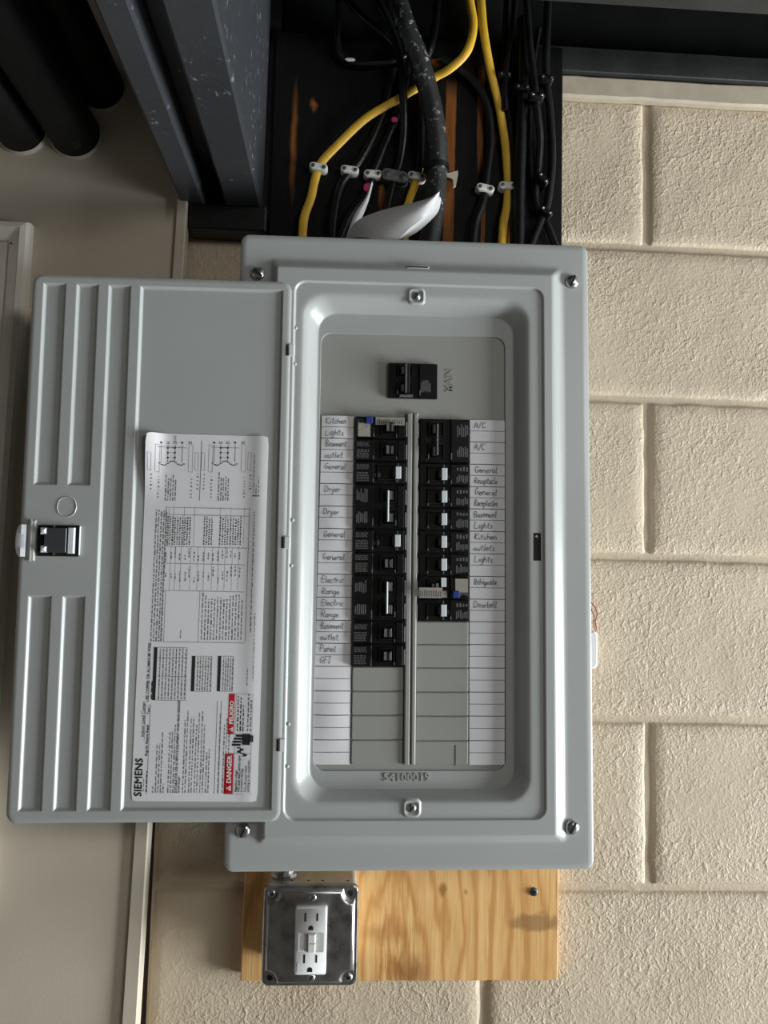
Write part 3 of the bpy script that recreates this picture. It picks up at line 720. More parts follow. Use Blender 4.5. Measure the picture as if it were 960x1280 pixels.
# ================================================================== BREAKERS (each a thing)
GRP = None
def breaker(kind, u0, u1, v1, v0, flip, label, name='circuit_breaker'):
    """kind: tag / plain / double / arc / main; handle side mirrored with flip"""
    loc = PM @ Vector(((u0 + u1) / 2, -HD, (v0 + v1) / 2))
    o = empty(name, loc, PR, label, 'circuit breaker', 'plug-in circuit breakers of the open panel')
    w2, h2 = (u1 - u0) / 2 - .0004, (v1 - v0) / 2 - .0004
    s = -1 if flip else 1                       # +1: outer (label) end at -x
    T = HT - HD
    def X(t): return s * t * w2                 # t: -1 outer end .. +1 centre end
    body = MB(); 
    # stepped case: low outer end, raised switch block, low terminal end
    body.box(X(-1), X(1), -T * .62, -.0001, -h2, h2, bev=.0006)
    body.box(X(-.98), X(-.26), -T, -T * .6, -h2 + .0008, h2 - .0008, bev=.0005)
    body.box(X(.70), X(.97), -T * .86, -T * .6, -h2 + .0012, h2 - .0012, bev=.0005)
    body.build('case', M_BREAK, o)
    poles = [0.0] if kind in ('tag', 'plain', 'arc') else [h2 / 2, -h2 / 2]
    ph = h2 if len(poles) == 1 else h2 / 2
    for pz in poles:
        # recessed switch window with its rim
        m = MB(); z0, z1 = pz - ph * .66, pz + ph * .70
        xa_, xb_ = (X(.02), X(.64)) if kind != 'tag' else (X(.08), X(.66)) if flip else (X(-.12), X(.72))
        rim = .0009
        m.box(xa_, xb_, -T * 1.05, -T * .62, z1 - rim, z1); m.box(xa_, xb_, -T * 1.05, -T * .62, z0, z0 + rim)
        m.box(xa_, xa_ + s * rim, -T * 1.05, -T * .62, z0, z1); m.box(xb_ - s * rim, xb_, -T * 1.05, -T * .62, z0, z1)
        m.build('switch_window', M_BREAK2, o)
        # handle
        m = MB(); hx0, hx1 = ((X(.0), X(.24)) if flip else (X(.50), X(.74))) if kind == 'tag' else (X(.26), X(.52))
        m.box(hx0, hx1, -T * 1.65, -T * .62, pz - ph * .42, pz + ph * .42, bev=.0009)
        hd = m.build('handle', M_BREAK2, o)
        if kind == 'tag':
            m = MB(); ta, tb = (-.09, .13) if flip else (.60, .82); m.box(X(ta), X(tb), -T * 1.78, -T * 1.2, pz - ph * .54, pz + ph * .54, bev=.0005); m.build('handle_tip', M_TAGW, hd)
            m = MB(); m.box(X((ta + tb) / 2 - .02), X((ta + tb) / 2 + .02), -T * 1.2, -T * 1.0, pz - ph * .86, pz + ph * .86); m.build('switch_link', M_PRINTG, hd)
        elif kind in ('plain', 'arc'):
            m = MB(); m.box(X(.22), X(.33), -T * 1.72, -T * 1.6, pz - ph * .36, pz + ph * .36); m.box(X(.42), X(.47), -T * 1.70, -T * 1.6, pz - ph * .34, pz + ph * .3)
            m.build('handle_print', M_PRINTG, hd)
        else:
            m = MB(); m.box(X(.38), X(.46), -T * 1.70, -T * 1.6, pz - ph * .36, pz + ph * .36); m.build('handle_print', M_PRINTG, hd)
    if kind == 'double':
        m = MB(); m.box(X(.28), X(.35), -T * 2.0, -T * 1.3, -h2 * .68, h2 * .72, bev=.0006); m.build('handle_tie', M_TAGW if not flip else M_PRINTG, o)
    if kind == 'main':
        m = MB(); m.box(X(.15), X(.34), -T * 2.0, -T * 1.3, -h2 * .80, h2 * .86, bev=.0009); m.build('handle_tie', M_BREAK2, o)
        m = MB(); m.box(X(.27), X(.34), -T * 2.06, -T * 1.98, -h2 * .8, h2 * .84); m.build('handle_edge', M_PRINTG, o)
        m = MB(); m.box(X(.02), X(.56), -T * 1.3, -T * .6, -h2 * .96, -h2 * .84, bev=.0004); m.build('lower_rim', M_PRINTG, o)
    # small rating print: rows of bars, too small to read in the photograph
    m = MB(); rows_ = []
    if kind == 'main': rows_ = [(-.72, -.30, -.70, .05, 9)]
    elif kind == 'double': rows_ = [(-.95, -.48, -.78, -.22, 6), (-.95, -.48, .18, .80, 6)]
    else: rows_ = [(-.95, -.46, -.80, .05, 6), (-.95, -.46, .28, .74, 4)]
    for xa2, xb2, za, zb, n_ in rows_:
        for k in range(n_):
            if flip or kind == 'double':
                xx = xa2 + (xb2 - xa2) * (k + .15) / n_; wx_ = (xb2 - xa2) / n_ * .55
                zt_ = za + (zb - za) * R.uniform(.65, 1); zb_ = za + (zb - za) * R.uniform(0, .2)
                m.quad((X(xx), -T - .0001, zb_ * h2), (X(xx + wx_), -T - .0001, zb_ * h2), (X(xx + wx_), -T - .0001, zt_ * h2), (X(xx), -T - .0001, zt_ * h2))
            else:
                zz = za + (zb - za) * (k + .2) / n_; zh = (zb - za) / n_ * .5; x = xa2
                while x < xb2 - .03:
                    l = R.uniform(.04, .14)
                    m.quad((X(x), -T - .0001, zz * h2), (X(min(x + l, xb2)), -T - .0001, zz * h2), (X(min(x + l, xb2)), -T - .0001, (zz + zh) * h2), (X(x), -T - .0001, (zz + zh) * h2))
                    x += l + .03
    if kind == 'tag':
        for k in range(4):
            x = -.22 + k * .06; m.quad((X(x), -T * .63, -h2 * .38), (X(x + .035), -T * .63, -h2 * .38), (X(x + .035), -T * .63, h2 * R.uniform(-.1, .15)), (X(x), -T * .63, h2 * -.05))
    m.build('rating_print', M_PRINTG, o)
    # pale moulding lines
    m = MB(); m.box(X(-.30), X(-.26), -T * 1.01, -T * .6, -h2 * .86, -h2 * .55); m.build('molded_edge', M_PRINTG, o)
    m = MB(); m.box(X(.62), X(.66), -T * 1.06, -T * .6, -h2 * .84, -h2 * .6); m.build('molded_edge', M_PRINTG, o)
    if kind == 'arc':
        m = MB()
        if not flip: m.box(X(-.22), X(.96), -T * 1.12, -T * 1.0, h2 * .22, h2 * .92); m.box(X(-.92), X(-.42), -T * 1.06, -T, -h2 * .86, h2 * .36)
        else: m.box(X(.08), X(1.0), -T * 1.9, -T * 1.8, -h2 * .95, -h2 * .02); m.box(X(-.12), X(.06), -T * 1.2, -T, -h2 * .9, -h2 * .3); m.box(X(-.95), X(-.45), -T * 1.1, -T, -h2 * .42, h2 * .8)
        ws = m.build('warning_sticker', M_STICK, o)
        m = MB(); x0_ = .0 if not flip else .1
        for k in range(12):
            x = (-.18 if not flip else .12) + k * .09
            za, zb = ((.32, .80) if not flip else (-.82, -.2))
            yv = -T * (1.13 if not flip else 1.91)
            m.quad((X(x), yv, h2 * za), (X(x + .05), yv, h2 * za), (X(x + .05), yv, h2 * (zb - R.random() * .2)), (X(x), yv, h2 * (zb - R.random() * .2)))
        m.build('sticker_print', M_PRINTG, ws)
        m = MB(); a_, b_ = (h2 * .30, h2 * .92) if not flip else (-h2 * .92, -h2 * .32)
        m.box(X(-.60), X(-.34), -T * 1.75, -T * .9, a_, b_, bev=.0006); m.build('test_button', M_BLUE, o)
    return o
LB = [('arc', 1, 'circuit breaker with blue test button beside the row Kitchen Lights'), ('plain', 1, 'black circuit breaker beside the first row Basement outlet'),
      ('tag', 1, 'black breaker with white handle tip beside the row General above Dryer'), ('double', 2, 'double black breaker with pale handle tie beside the rows Dryer'),
      ('tag', 1, 'black breaker with white handle tip beside the row General below Dryer'), ('plain', 1, 'black breaker without white tip beside the row General above Electric Range'),
      ('double', 2, 'double black breaker with pale handle tie beside the rows Electric Range'), ('plain', 1, 'black circuit breaker beside the lower row Basement outlet, under Electric Range'),
      ('plain', 1, 'lowest black breaker of the left column, beside the row Panel GFI')]
i = 0
for kind, n_, lab in LB:
    breaker(kind, uL0, uL1, vL[i], vL[i + n_], False, lab); i += n_
RB = [('double', 2, 'double black breaker at the top right beside the rows A/C'), ('tag', 1, 'black breaker with white handle tip beside General Receptacle, just under A/C'),
      ('tag', 1, 'black breaker with white handle tip beside General Receptacles, just above Basement Lights'), ('tag', 1, 'black breaker with white handle tip beside the row Basement Lights'),
      ('tag', 1, 'black breaker with white handle tip beside the row Kitchen outlets'), ('tag', 1, 'black breaker with white handle tip beside the row Lights, above Refrigerator'),
      ('arc', 1, 'breaker with pale stickers and blue button beside the row Refrigerator'), ('tag', 1, 'lowest breaker of the right column, beside the row Doorbell')]
i = 0
for kind, n_, lab in RB:
    b_ = breaker(kind, uR0, uR1, vR[i], vR[i + n_], True, lab)
    if lab.startswith('breaker with pale'):
        w2, h2 = (uR1 - uR0) / 2, (vR[i] - vR[i + 1]) / 2; T = HT - HD
        m = MB(); m.box(-w2 * .12, w2 * .08, -T * 1.7, -T * 1.6, h2 * .05, h2 * .85); m.build('handle_tip', M_TAGW, b_)
    i += n_
a, b = PL(485.5, 475, HT), PL(547.5, 475, HT); c, d = PL(516, 453, HT)[1], PL(516, 497.5, HT)[1]
breaker('main', a[0], b[0], c, d, True, 'wide black main breaker alone at the top of the panel, beside MAIN', 'main_breaker')

# ================================================================== PANEL DOOR (part of the panel)
HDR = 0.0136                                   # face of the door above the flange
dw = 0.2812 / 2; dh = 0.5820 / 2
dtl, dbr = PL(42, 342, HDR), PL(350, 1028, HDR); dtr, dbl = PL(365, 353, HDR), PL(6, 1029, HDR)
D0, D1 = 0.5 * (dtl[0] + dbl[0]), 0.5 * (dtr[0] + dbr[0]); E1, E0 = 0.5 * (dtl[1] + dtr[1]), 0.5 * (dbl[1] + dbr[1])
def DX(px, py): return PL(px, py, HDR)[0]
def DV(px, py): return PL(px, py, HDR)[1]
vt_, vb_ = DV(100, 356), DV(100, 1013)
vm1, vm2 = DV(70, 605), DV(70, 746)
val = [(DX(50, 470), DX(76, 470), vt_, vm1), (DX(92, 470), DX(117, 470), vt_, vm1), (DX(50, 470), DX(76, 470), vm2, vb_), (DX(92, 470), DX(117, 470), vm2, vb_),
       (DX(132.5, 470), DX(158, 470), vt_, vb_), (DX(172.5, 470), DX(350.5, 470), vt_, vb_ )]
DEP, BV = 0.0030, 0.0032
def sstep(t): t = min(max(t, 0), 1); return t * t * (3 - 2 * t)
def door_h(u, v):
    d = 0
    for a, b, t, bt_ in val:
        k = min(sstep((u - a + BV * .4) / BV), sstep((b + BV * .4 - u) / BV), sstep((t + BV * .4 - v) / BV), sstep((v - bt_ + BV * .4) / BV))
        d = max(d, k)
    return -DEP * d
us = set(); vs_ = set()
rc = .0105
for k in range(7):
    us |= {D0 + rc * k / 6, D1 - rc * k / 6}; vs_ |= {E0 + rc * k / 6, E1 - rc * k / 6}
for a, b, t, bt_ in val:
    for k in range(7):
        q = BV * k / 6
        if k == 0:
            us |= {a - BV * .4 - .0007, a + BV * .6 + .0007, b + BV * .4 + .0007, b - BV * .6 - .0007}; vs_ |= {t + BV * .4 + .0007, t - BV * .6 - .0007, bt_ - BV * .4 - .0007, bt_ + BV * .6 + .0007}
        us |= {a - BV * .4 + q, b + BV * .4 - q}; vs_ |= {t + BV * .4 - q, bt_ - BV * .4 + q}
for k in range(1, 12): us.add(D0 + (D1 - D0) * k / 12)
for k in range(1, 24): vs_.add(E0 + (E1 - E0) * k / 24)
def dedupe(x):
    o = []
    for q in sorted(x):
        if not o or q - o[-1] > 2e-4: o.append(q)
    return o
us, vs_ = dedupe(us), dedupe(vs_)
def rnd(u, v):
    cx = D0 + rc if u < D0 + rc else D1 - rc if u > D1 - rc else None
    cz = E0 + rc if v < E0 + rc else E1 - rc if v > E1 - rc else None
    if cx is None or cz is None: return u, v
    a, b = (u - cx) / rc, (v - cz) / rc; hh = math.hypot(a, b)
    if hh < 1e-6: return u, v
    k = max(abs(a), abs(b)) / hh
    return cx + a * rc * k, cz + b * rc * k
mb = MB(); nu = len(us)
def grid_pts(off, inset):
    P_ = []
    for v in vs_:
        for u in us:
            x, z = rnd(u, v); e = min(u - D0, D1 - u, v - E0, E1 - v)
            drop = .0012 * (1 - sstep(e / .0028)) if inset else 0
            P_.append((x, -(HDR + door_h(u, v) - drop + off), z))
    return P_
fq = [(j * nu + i, j * nu + i + 1, (j + 1) * nu + i + 1, (j + 1) * nu + i) for j in range(len(vs_) - 1) for i in range(nu - 1)]
front, backp = grid_pts(0, True), grid_pts(-.0017, False)
nb = len(front)
edge = [i for i in range(nu)] + [j * nu + nu - 1 for j in range(1, len(vs_))] + [(len(vs_) - 1) * nu + i for i in range(nu - 2, -1, -1)] + [j * nu for j in range(len(vs_) - 2, 0, -1)]
mb.add(front + backp, fq + [tuple(nb + i for i in reversed(f)) for f in fq] + [(edge[i], edge[(i + 1) % len(edge)], nb + edge[(i + 1) % len(edge)], nb + edge[i]) for i in range(len(edge))])
door = mb.build('panel_door', M_GREY, panel, True, 60)
tag(door, 'open ribbed door with printed label')
# hinges
for px, py in ((363, 437), (357.5, 678), (351.5, 932)):
    u, v = PL(px + 1.5, py, HDR + .002)
    m = MB(); m.box(u - .0032, u + .0030, -HDR - .0012, -HDR + .001, v - .0066, v + .0066, bev=.0006); m.build('hinge', M_HINGE, door)
    m = MB(); m.box(u - .0062, u - .0042, -HDR - .0002, -HDR + .0004, v - .0062, v + .0062); m.build('hinge_slot', M_HOLE, door)
# round knockout
u, v = PL(83.5, 633.5, HDR); m = MB(); n = 28
ls = [[(u + r_ * math.cos(2 * PI * i / n) * (.94 if abs(math.cos(2 * PI * i / n)) > .85 else 1), -HDR - hh, v + r_ * math.sin(2 * PI * i / n)) for i in range(n)] for r_, hh in ((.0112, 0), (.0106, .0007), (.0098, .0002))]
m.loops(ls); m.build('knockout', M_GREY, door, True)
# latch
def LB_(m, x0, x1, y0, y1, h0, h1, bev=0.0, mi=0):
    a, b = PL(x0, y1, HDR), PL(x1, y0, HDR); m.box(a[0], b[0], -HDR - h1, -HDR - h0, a[1], b[1], mi, bev); return m
a = PL(33.5, 676, HDR); m = MB(); n = 16
rowp = []
for k in range(n + 1):
    t = -1 + 2 * k / n; v = a[1] + t * .0168
    xl = a[0] - .0102 + .0036 * abs(t) ** 3
    rowp.append([(a[0], -HDR - .001, v), (a[0], -HDR - .0045, v), (a[0] - .004, -HDR - .0056, v), (xl, -HDR - .0035, v), (xl + .001, -HDR - .001, v)])
m.loops(rowp, closed=False); lt = m.build('latch', M_HINGE, door, True)
m = MB(); LB_(m, 33.5, 46, 650, 701, -.0012, .0022, .0012); LB_(m, 38.5, 41.5, 649, 702, .0022, .0044, .0008); m.build('latch_rib', M_GREY, door)
m = MB(); LB_(m, 46.5, 100, 657, 695, .0002, .0012); LB_(m, 46.5, 58, 660, 691, .0012, .0020); m.build('latch_recess', M_HOLE, door)
m = MB(); LB_(m, 57, 86, 660.5, 690.5, .0012, .0062, .0006); m.build('latch_body', M_STEELD, door)
for yy in (664, 686.5):
    m = MB(); c_ = PL(57, yy, HDR); 
    LB_(m, 53, 61.5, yy - 4, yy + 4, .0012, .0080, .0022); m.build('latch_roller', M_HINGE, door)
m = MB(); LB_(m, 86, 95.5, 660, 692, .0012, .0058, .0008); m.build('latch_plate', M_HINGE, door)
m = MB(); LB_(m, 99, 101.5, 658, 694, .0002, .0030, .0005); m.build('latch_tab', M_HINGE, door)
for xx, yy in ((69.5, 658.5), (68.5, 692.5)):
    m = MB(); c_ = PL(xx, yy, HDR); m.disc_stack(c_[0], c_[1], [(.0014, -HDR - .0012), (.0012, -HDR - .004)], 8); m.build('latch_pin', M_CHROME, door)

# ---- printed label on the door; s runs up the door, t to the right
HL = HDR - DEP
lbl, ltl, lbr_, ltr = PL(164.5, 1001.5, HL), PL(184, 541, HL), PL(321, 1002, HL), PL(337, 546, HL)
LW = ((lbr_[0] - lbl[0]) + (ltr[0] - ltl[0])) / 2; LH = ((ltl[1] - lbl[1]) + (ltr[1] - lbr_[1])) / 2
sh = ((ltl[0] - lbl[0]) + (ltr[0] - lbr_[0])) / 2 / LH
rise = ((lbr_[1] - lbl[1]) + (ltr[1] - ltl[1])) / 2 / LW
LO = (lbl[0] + (lbr_[0] - lbl[0] - LW) / 2, (lbl[1] + lbr_[1] - rise * LW) / 2)
def lab_xy(s, t):
    """s, t in 0..1 along the reading direction (up) and down the page (right)"""
    return LO[0] + t * LW + sh * s * LH, LO[1] + s * LH + rise * t * LW
def lab_h(s, t):
    curl = .0034 * sstep((t - .80) / .2) * (0.35 + .65 * sstep((s - .2) / .5)) - .0014 * sstep((t - .93) / .07)
    corner = .0075 * sstep((.16 - t) / .16) * sstep((s - .80) / .2)
    return .0004 + max(curl, 0) + corner
def LPt(s, t, up=0.0):
    x, z = lab_xy(s, t); return (x, -(HL + lab_h(s, t) + up), z)
m = MB(); ns, nt_ = 40, 24; rows_ = []
rcr = .02
for j in range(ns + 1):
    s = j / ns; row = []
    for i in range(nt_ + 1):
        t = i / nt_
        ss, tt = s, t
        cs = min(s, 1 - s) * LH; ct = min(t, 1 - t) * LW
        rr = .004
        if cs < rr and ct < rr:
            a_, b_ = (rr - cs) / rr, (rr - ct) / rr; hh = math.hypot(a_, b_); k = max(a_, b_) / hh if hh > 1e-6 else 1
            cs, ct = rr - a_ * rr * k, rr - b_ * rr * k
            ss = cs / LH if s < .5 else 1 - cs / LH; tt = ct / LW if t < .5 else 1 - ct / LW
        row.append(LPt(ss, tt))
    rows_.append(row)
m.loops(rows_, closed=False); m.loops([[(x, y + .0002, z) for x, y, z in r] for r in rows_], closed=False)
label = m.build('information_label', M_PAPER, door, True)
tag(label, 'white printed label sheet')
ink, inkg, red, wht = MB(), MB(), MB(), MB()
def ST(px, py):
    """label s, t of a photo point"""
    u, v = PL(px, py, HL); 
    t = (u - LO[0] - sh * (v - LO[1])) / LW / (1 - sh * rise); s = (v - LO[1] - rise * t * LW) / LH
    return s, t
def lrect(mb, s0, s1, t0, t1, up=.00015, seg=4):
    ls = [[LPt(s0 + (s1 - s0) * k / seg, t, up) for k in range(seg + 1)] for t in (t0, t1)]
    mb.loops(ls, closed=False)
def ltext(mb, txt, s, t, size, off=0.0, sx=1.0, up=.00015):
    """text reading up the door, baseline at t, starting at s"""
    vs, fs = text_mesh(txt, size, off)
    mb.add([LPt(s + x * sx / LH, t - y / LW, up) for x, y in vs], fs)
    return s + (max([x for x, y in vs]) * sx / LH if vs else 0)
def micro(mb, s0, s1, t, th, dens=1.0, wl=(.004, .016)):
    """a line of print too small to read: word-long broken bars"""
    s = s0
    while s < s1:
        l = R.uniform(*wl); e = min(s + l, s1)
        lrect(mb, s, e, t - th * R.uniform(.42, .5), t + th * R.uniform(.1, .5), .00015, 1)
        s = e + R.uniform(.002, .004) / dens
def fullpx(mb, x0, y0, x1, y1, seg=6):
    xm, ym = (x0 + x1) / 2, (y0 + y1) / 2
    sa, sb, ta, tb = ST(xm, y1)[0], ST(xm, y0)[0], ST(x0, ym)[1], ST(x1, ym)[1]
    lrect(mb, sa, sb, ta, tb, .00015, seg)
def lineS(mb, x, y0, y1, w=.8):                # line running up the page in the photograph
    s0, t0 = ST(x, y1); s1, t1 = ST(x, y0); tm = (t0 + t1) / 2; lrect(mb, s0, s1, tm - w / 290 / 1.0, tm + w / 290 / 1.0, .00012, 6)
def lineT(mb, x0, x1, y, w=.8):                # line running across
    s0, t0 = ST(x0, y); s1, t1 = ST(x1, y); lrect(mb, s0 - w / 950, s0 + w / 950, t0, t1, .00012, 6)
PXT = 1 / 155.0                                # one photo pixel in t
# heading
s, t = ST(177, 996); [ltext(ink, 'SIEMENS', s + .0008 * k, t - .0012 * k, .0110, 0.0, .95, .00015 + .00004 * k) for k in range(3)]
s, t = ST(179.5, 921); ltext(ink, 'Indoor Load Center', s, ST(180, 921)[1], .0044, .00006, 1.0)
s, t = ST(184.5, 945); ltext(ink, 'Plug-On Neutral Ready', s, t, .0034, .0001, 1.0)
s, t = ST(187, 893); ltext(ink, 'Type 1', s, t, .0034, .00006, 1.0)
s, t = ST(183, 990); micro(ink, s, s + .055, t, .010)
s, t = ST(179.5, 990); micro(inkg, s, s + .035, t, .007)
lineS(inkg, 186, 880, 992, .5); lineS(inkg, 181.5, 880, 925, .4)
# body copy
def para(x, n, y1, y0s, th=.0085, gap=3.1, mb=inkg):
    for k in range(n):
        s, t = ST(x + k * gap, y1); s1, _ = ST(x + k * gap, y0s + R.uniform(0, 22)); micro(mb, s, s1, t, th)
para(191, 1, 991, 980); para(194.5, 3, 991, 912); para(204, 1, 991, 958); para(210, 3, 991, 894)
s, t = ST(221, 991); ltext(ink, 'SUITABLE FOR USE AS SERVICE EQUIPMENT WHEN MAIN BREAKER', s, t, .00345, .00008, .92)
s, t = ST(224.5, 991); ltext(ink, 'IS INSTALLED', s, t, .0030, .00006, .92)
para(228.5, 2, 991, 882); para(236, 2, 991, 884); para(243, 2, 991, 884); para(250, 2, 991, 886); para(257, 2, 991, 920)
lineS(inkg, 270, 876, 992, .5); para(272.5, 1, 991, 876, gap=3); lineS(inkg, 275, 876, 992, .5); para(278, 3, 991, 890)
# wire tables
s, t = ST(186, 877); ltext(ink, 'USE COPPER OR ALUMINUM WIRE', s, t, .0042, .0001, .94)
s, t = ST(189.5, 874); micro(ink, s, s + .05, t, .010)
def table(x0, x1, y0, y1, head, cols, lines):
    fullpx(ink, x0, y0, x0 + head, y1)
    lineS(inkg, x1, y0, y1, .4); lineT(inkg, x0, x1, y0, .5); lineT(inkg, x0, x1, y1, .5)
    for c in cols: lineT(inkg, x0, x1, c, .5)
    for k in range(lines):
        x = x0 + head + 1.6 + k * (x1 - x0 - head - 1) / lines
        s, t = ST(x + 1, y1 - 1); s1, _ = ST(x, y0 + 2); micro(inkg, s, s1, t, .009, 1.0, (.004, .012))
        if k: lineS(inkg, x - 1.2, y0, y1, .25)
    vs = None
table(191.5, 233, 809, 875, 4.2, (845, 822), 9); table(239.5, 264.5, 820, 864, 4.2, (833,), 6); table(272, 291.5, 820, 864, 4.0, (833,), 5)
# big rating table
X0t, X1t = 207, 312
for y in (634, 643, 683, 704, 738, 802): lineT(inkg, X0t - (0 if y < 700 else 4), X1t - (0 if y < 700 else 6), y, .5)
for x in (206, 311): lineS(inkg, x - 1.5, 634, 802, .5)
for x in (211, 217, 230, 243, 275, 288, 305): lineS(inkg, x, 634, 683, .3)
for x in (213, 219, 226, 238, 247, 255, 265, 273, 281, 290, 298): lineS(inkg, x, 683, 738, .3)
lineS(inkg, 206, 738, 802, .4); lineS(inkg, 249, 738, 802, .4)
for x, n_ in ((209, 10), (255, 4), (275, 4), (288, 5)):
    for k in range(n_):
        xx = x + k * 3.1; s, t = ST(xx, 681); s1, _ = ST(xx, 644 + R.uniform(0, 4)); micro(ink, s, s1, t, .011, 1.3, (.002, .006))
for k in range(17):
    xx = 208 + k * 5.8 + R.uniform(-1, 1); s, t = ST(xx, 702 - R.uniform(0, 5)); micro(inkg, s, s + R.uniform(.012, .03), t, .010, 1, (.004, .010))
    s, t = ST(xx, 730 - R.uniform(0, 10)); micro(inkg, s, s + R.uniform(.010, .03), t, .009, 1, (.004, .010))
for k in range(14):
    xx = 252 + k * 3.8; s, t = ST(xx, 800); s1, _ = ST(xx, 740 + R.uniform(0, 10)); micro(inkg, s, s1, t, .010)
s, t = ST(226, 798); micro(inkg, s, s + .024, t, .008)
for k in range(5):
    xx = 189 + k * 3.2; s, t = ST(xx, 802); s1, _ = ST(xx, 634 + R.uniform(0, 5)); micro(inkg, s, s1, t, .010)
s, t = ST(313.5, 790); s1, _ = ST(313.5, 640); micro(inkg, s, s1, t, .008)
s, t = ST(316.5, 852); s1, _ = ST(316.5, 766); micro(inkg, s, s1, t, .006)
s, t = ST(309, 857); micro(inkg, s, s + .05, t, .006)
# wiring diagrams at the head of the sheet
for bx0, ncol in ((190, 0), (256, 0)):
    def bx_(x, y): return bx0 + x, y
    for (ax, y0, y1) in ((5, 556, 590), (46, 556, 590)):
        x = bx0 + ax; 
        for xx in (x, x + 5): lineS(inkg, xx, y0, y1, .35)
        lineT(inkg, x, x + 5, y0, .4); lineT(inkg, x, x + 5, y1, .4)
        s, t = ST(x + 3, y1 + 32); micro(inkg, s, s + .06, t, .014, .5, (.002, .005))
    for ax in (-4, 54):
        x = bx0 + ax
        lineS(inkg, x, 566, 588, .35); lineS(inkg, x + 4, 566, 588, .35); lineT(inkg, x, x + 4, 566, .4); lineT(inkg, x, x + 4, 588, .4)
        s, t = ST(x + 3, 612); micro(inkg, s, s + .045, t, .014, .5, (.002, .005))
    for xx in (12, 20, 29, 38):
        lineS(ink, bx0 + xx, 556, 578, .45)
    for yy in (560, 566, 572):
        lineT(ink, bx0 + 20, bx0 + 29, yy, .4)
        for xx in (20, 29):
            s, t = ST(bx0 + xx, yy); lrect(ink, s - .0022, s + .0022, t - .007, t + .007)
    lineT(ink, bx0 + 8, bx0 + 44, 559, .45)
    for xx in (12, 20, 29, 38, 48):
        s, t = ST(bx0 + xx, 553.5); w_ = .0030
        if xx in (20, 29, 48):
            for q in ((s - w_, s - w_ + .0012, t - .012, t + .012), (s + w_ - .0012, s + w_, t - .012, t + .012), (s - w_, s + w_, t - .012, t - .008), (s - w_, s + w_, t + .008, t + .012)): lrect(ink, *q, .00015, 1)
        else: lrect(ink, s - .0025, s + .0025, t - .008, t + .008)
    for k in range(5):
        xx = bx0 + 17 + k * 3; s, t = ST(xx, 626); s1, _ = ST(xx, 590 + R.uniform(0, 10)); micro(inkg, s, s1, t, .009)
    prev = None
    for k in range(13):
        xx = bx0 + 10 + k * 2.5; yy = 579 + 2.6 * math.sin(k * .75)
        s, t = ST(xx, yy); lrect(ink, s - .0012, s + .0012, t - .009, t + .009, .00015, 1)
s, t = ST(220.5, 549.5); ltext(inkg, 'LINE', s - .006, t, .0034)
lineS(ink, 251, 551, 626, .5)
for k in range(3):
    s, t = ST(317 + k * 3.2, 620); lrect(ink, s - .002, s + .002, t - .006, t + .006); s1, _ = ST(0, (558, 598, 588)[k]); micro(inkg, s + .006, s1, t, .006)
# danger strip
fullpx(red, 280.5, 942, 291.5, 992.5); fullpx(red, 285.5, 867, 293, 917.5)
s, t = ST(288.6, 979); ltext(wht, 'DANGER', s, t, .0066, .0002, 1.06, .0003)
wht2 = MB(); s, t = ST(291.3, 905); ltext(wht2, 'PELIGRO', s, t, .0058, .00018, 1.06, .0003)
def tri(x, y, k):
    s, t = ST(x, y); a_ = [LPt(s - k, t + k * 2.6, .0003), LPt(s + k, t + k * 2.6, .0003), LPt(s, t - k * 2.6, .0003)]; wht.add(a_, [(0, 1, 2)])
    s2 = s; lrect(red, s - k * .16, s + k * .16, t - k * .7, t + k * 1.4, .00042, 1)
tri(285.5, 985, .0075); tri(288.6, 911.5, .0066)
for txt, x, y in (('Hazardous voltage.', 296, 990), ('Will cause death, serious injury', 299.5, 990), ('or property damage.', 303, 990), ('Turn off power before', 308, 990), ('working on this equipment.', 311.5, 990)):
    s, t = ST(x, y); ltext(ink, txt, s, t, .0037, .00008 if x < 300 else .00003, .80)
for x, y, l in ((297, 914, .095), (300.5, 914, .09), (304, 914, .07), (310, 914, .10), (313.5, 914, .085)):
    s, t = ST(x, y); micro(ink if x < 305 else inkg, s, s + l, t, .011)
for x in (293.5, 314.5): lineS(inkg, x, 867, 992, .35)
for y in (867, 917.5, 941.5, 992.5): lineT(inkg, 287, 315, y, .35)
# hand-and-shock pictogram
s, t = ST(301, 929)
for k, (ds, dt, l) in enumerate(((-.004, -.05, .016), (.004, -.045, .020), (.012, -.035, .020), (.020, -.02, .018))):
    lrect(ink, s + ds - .003, s + ds + .003, t + dt - .02, t + dt + .05)
lrect(ink, s - .004, s + .026, t + .01, t + .075); lrect(ink, s + .004, s + .022, t + .07, t + .10)
for k in range(8):
    ds = -.012 - .003 * k; lrect(ink, s + ds - .0016, s + ds + .0016, t - .03 + .02 * math.sin(k * 1.3) + k * .006, t + .0 + .02 * math.sin(k * 1.3) + k * .006, .00015, 1)
tag(ink.build('label_print', M_INK, door), kind='stuff'); tag(inkg.build('label_small_print', M_INKG, door), kind='stuff'); red.build('danger_band', M_RED, door); wht.build('danger_lettering', M_WPRINT, door); wht2.build('danger_lettering', M_WPRINT, door)

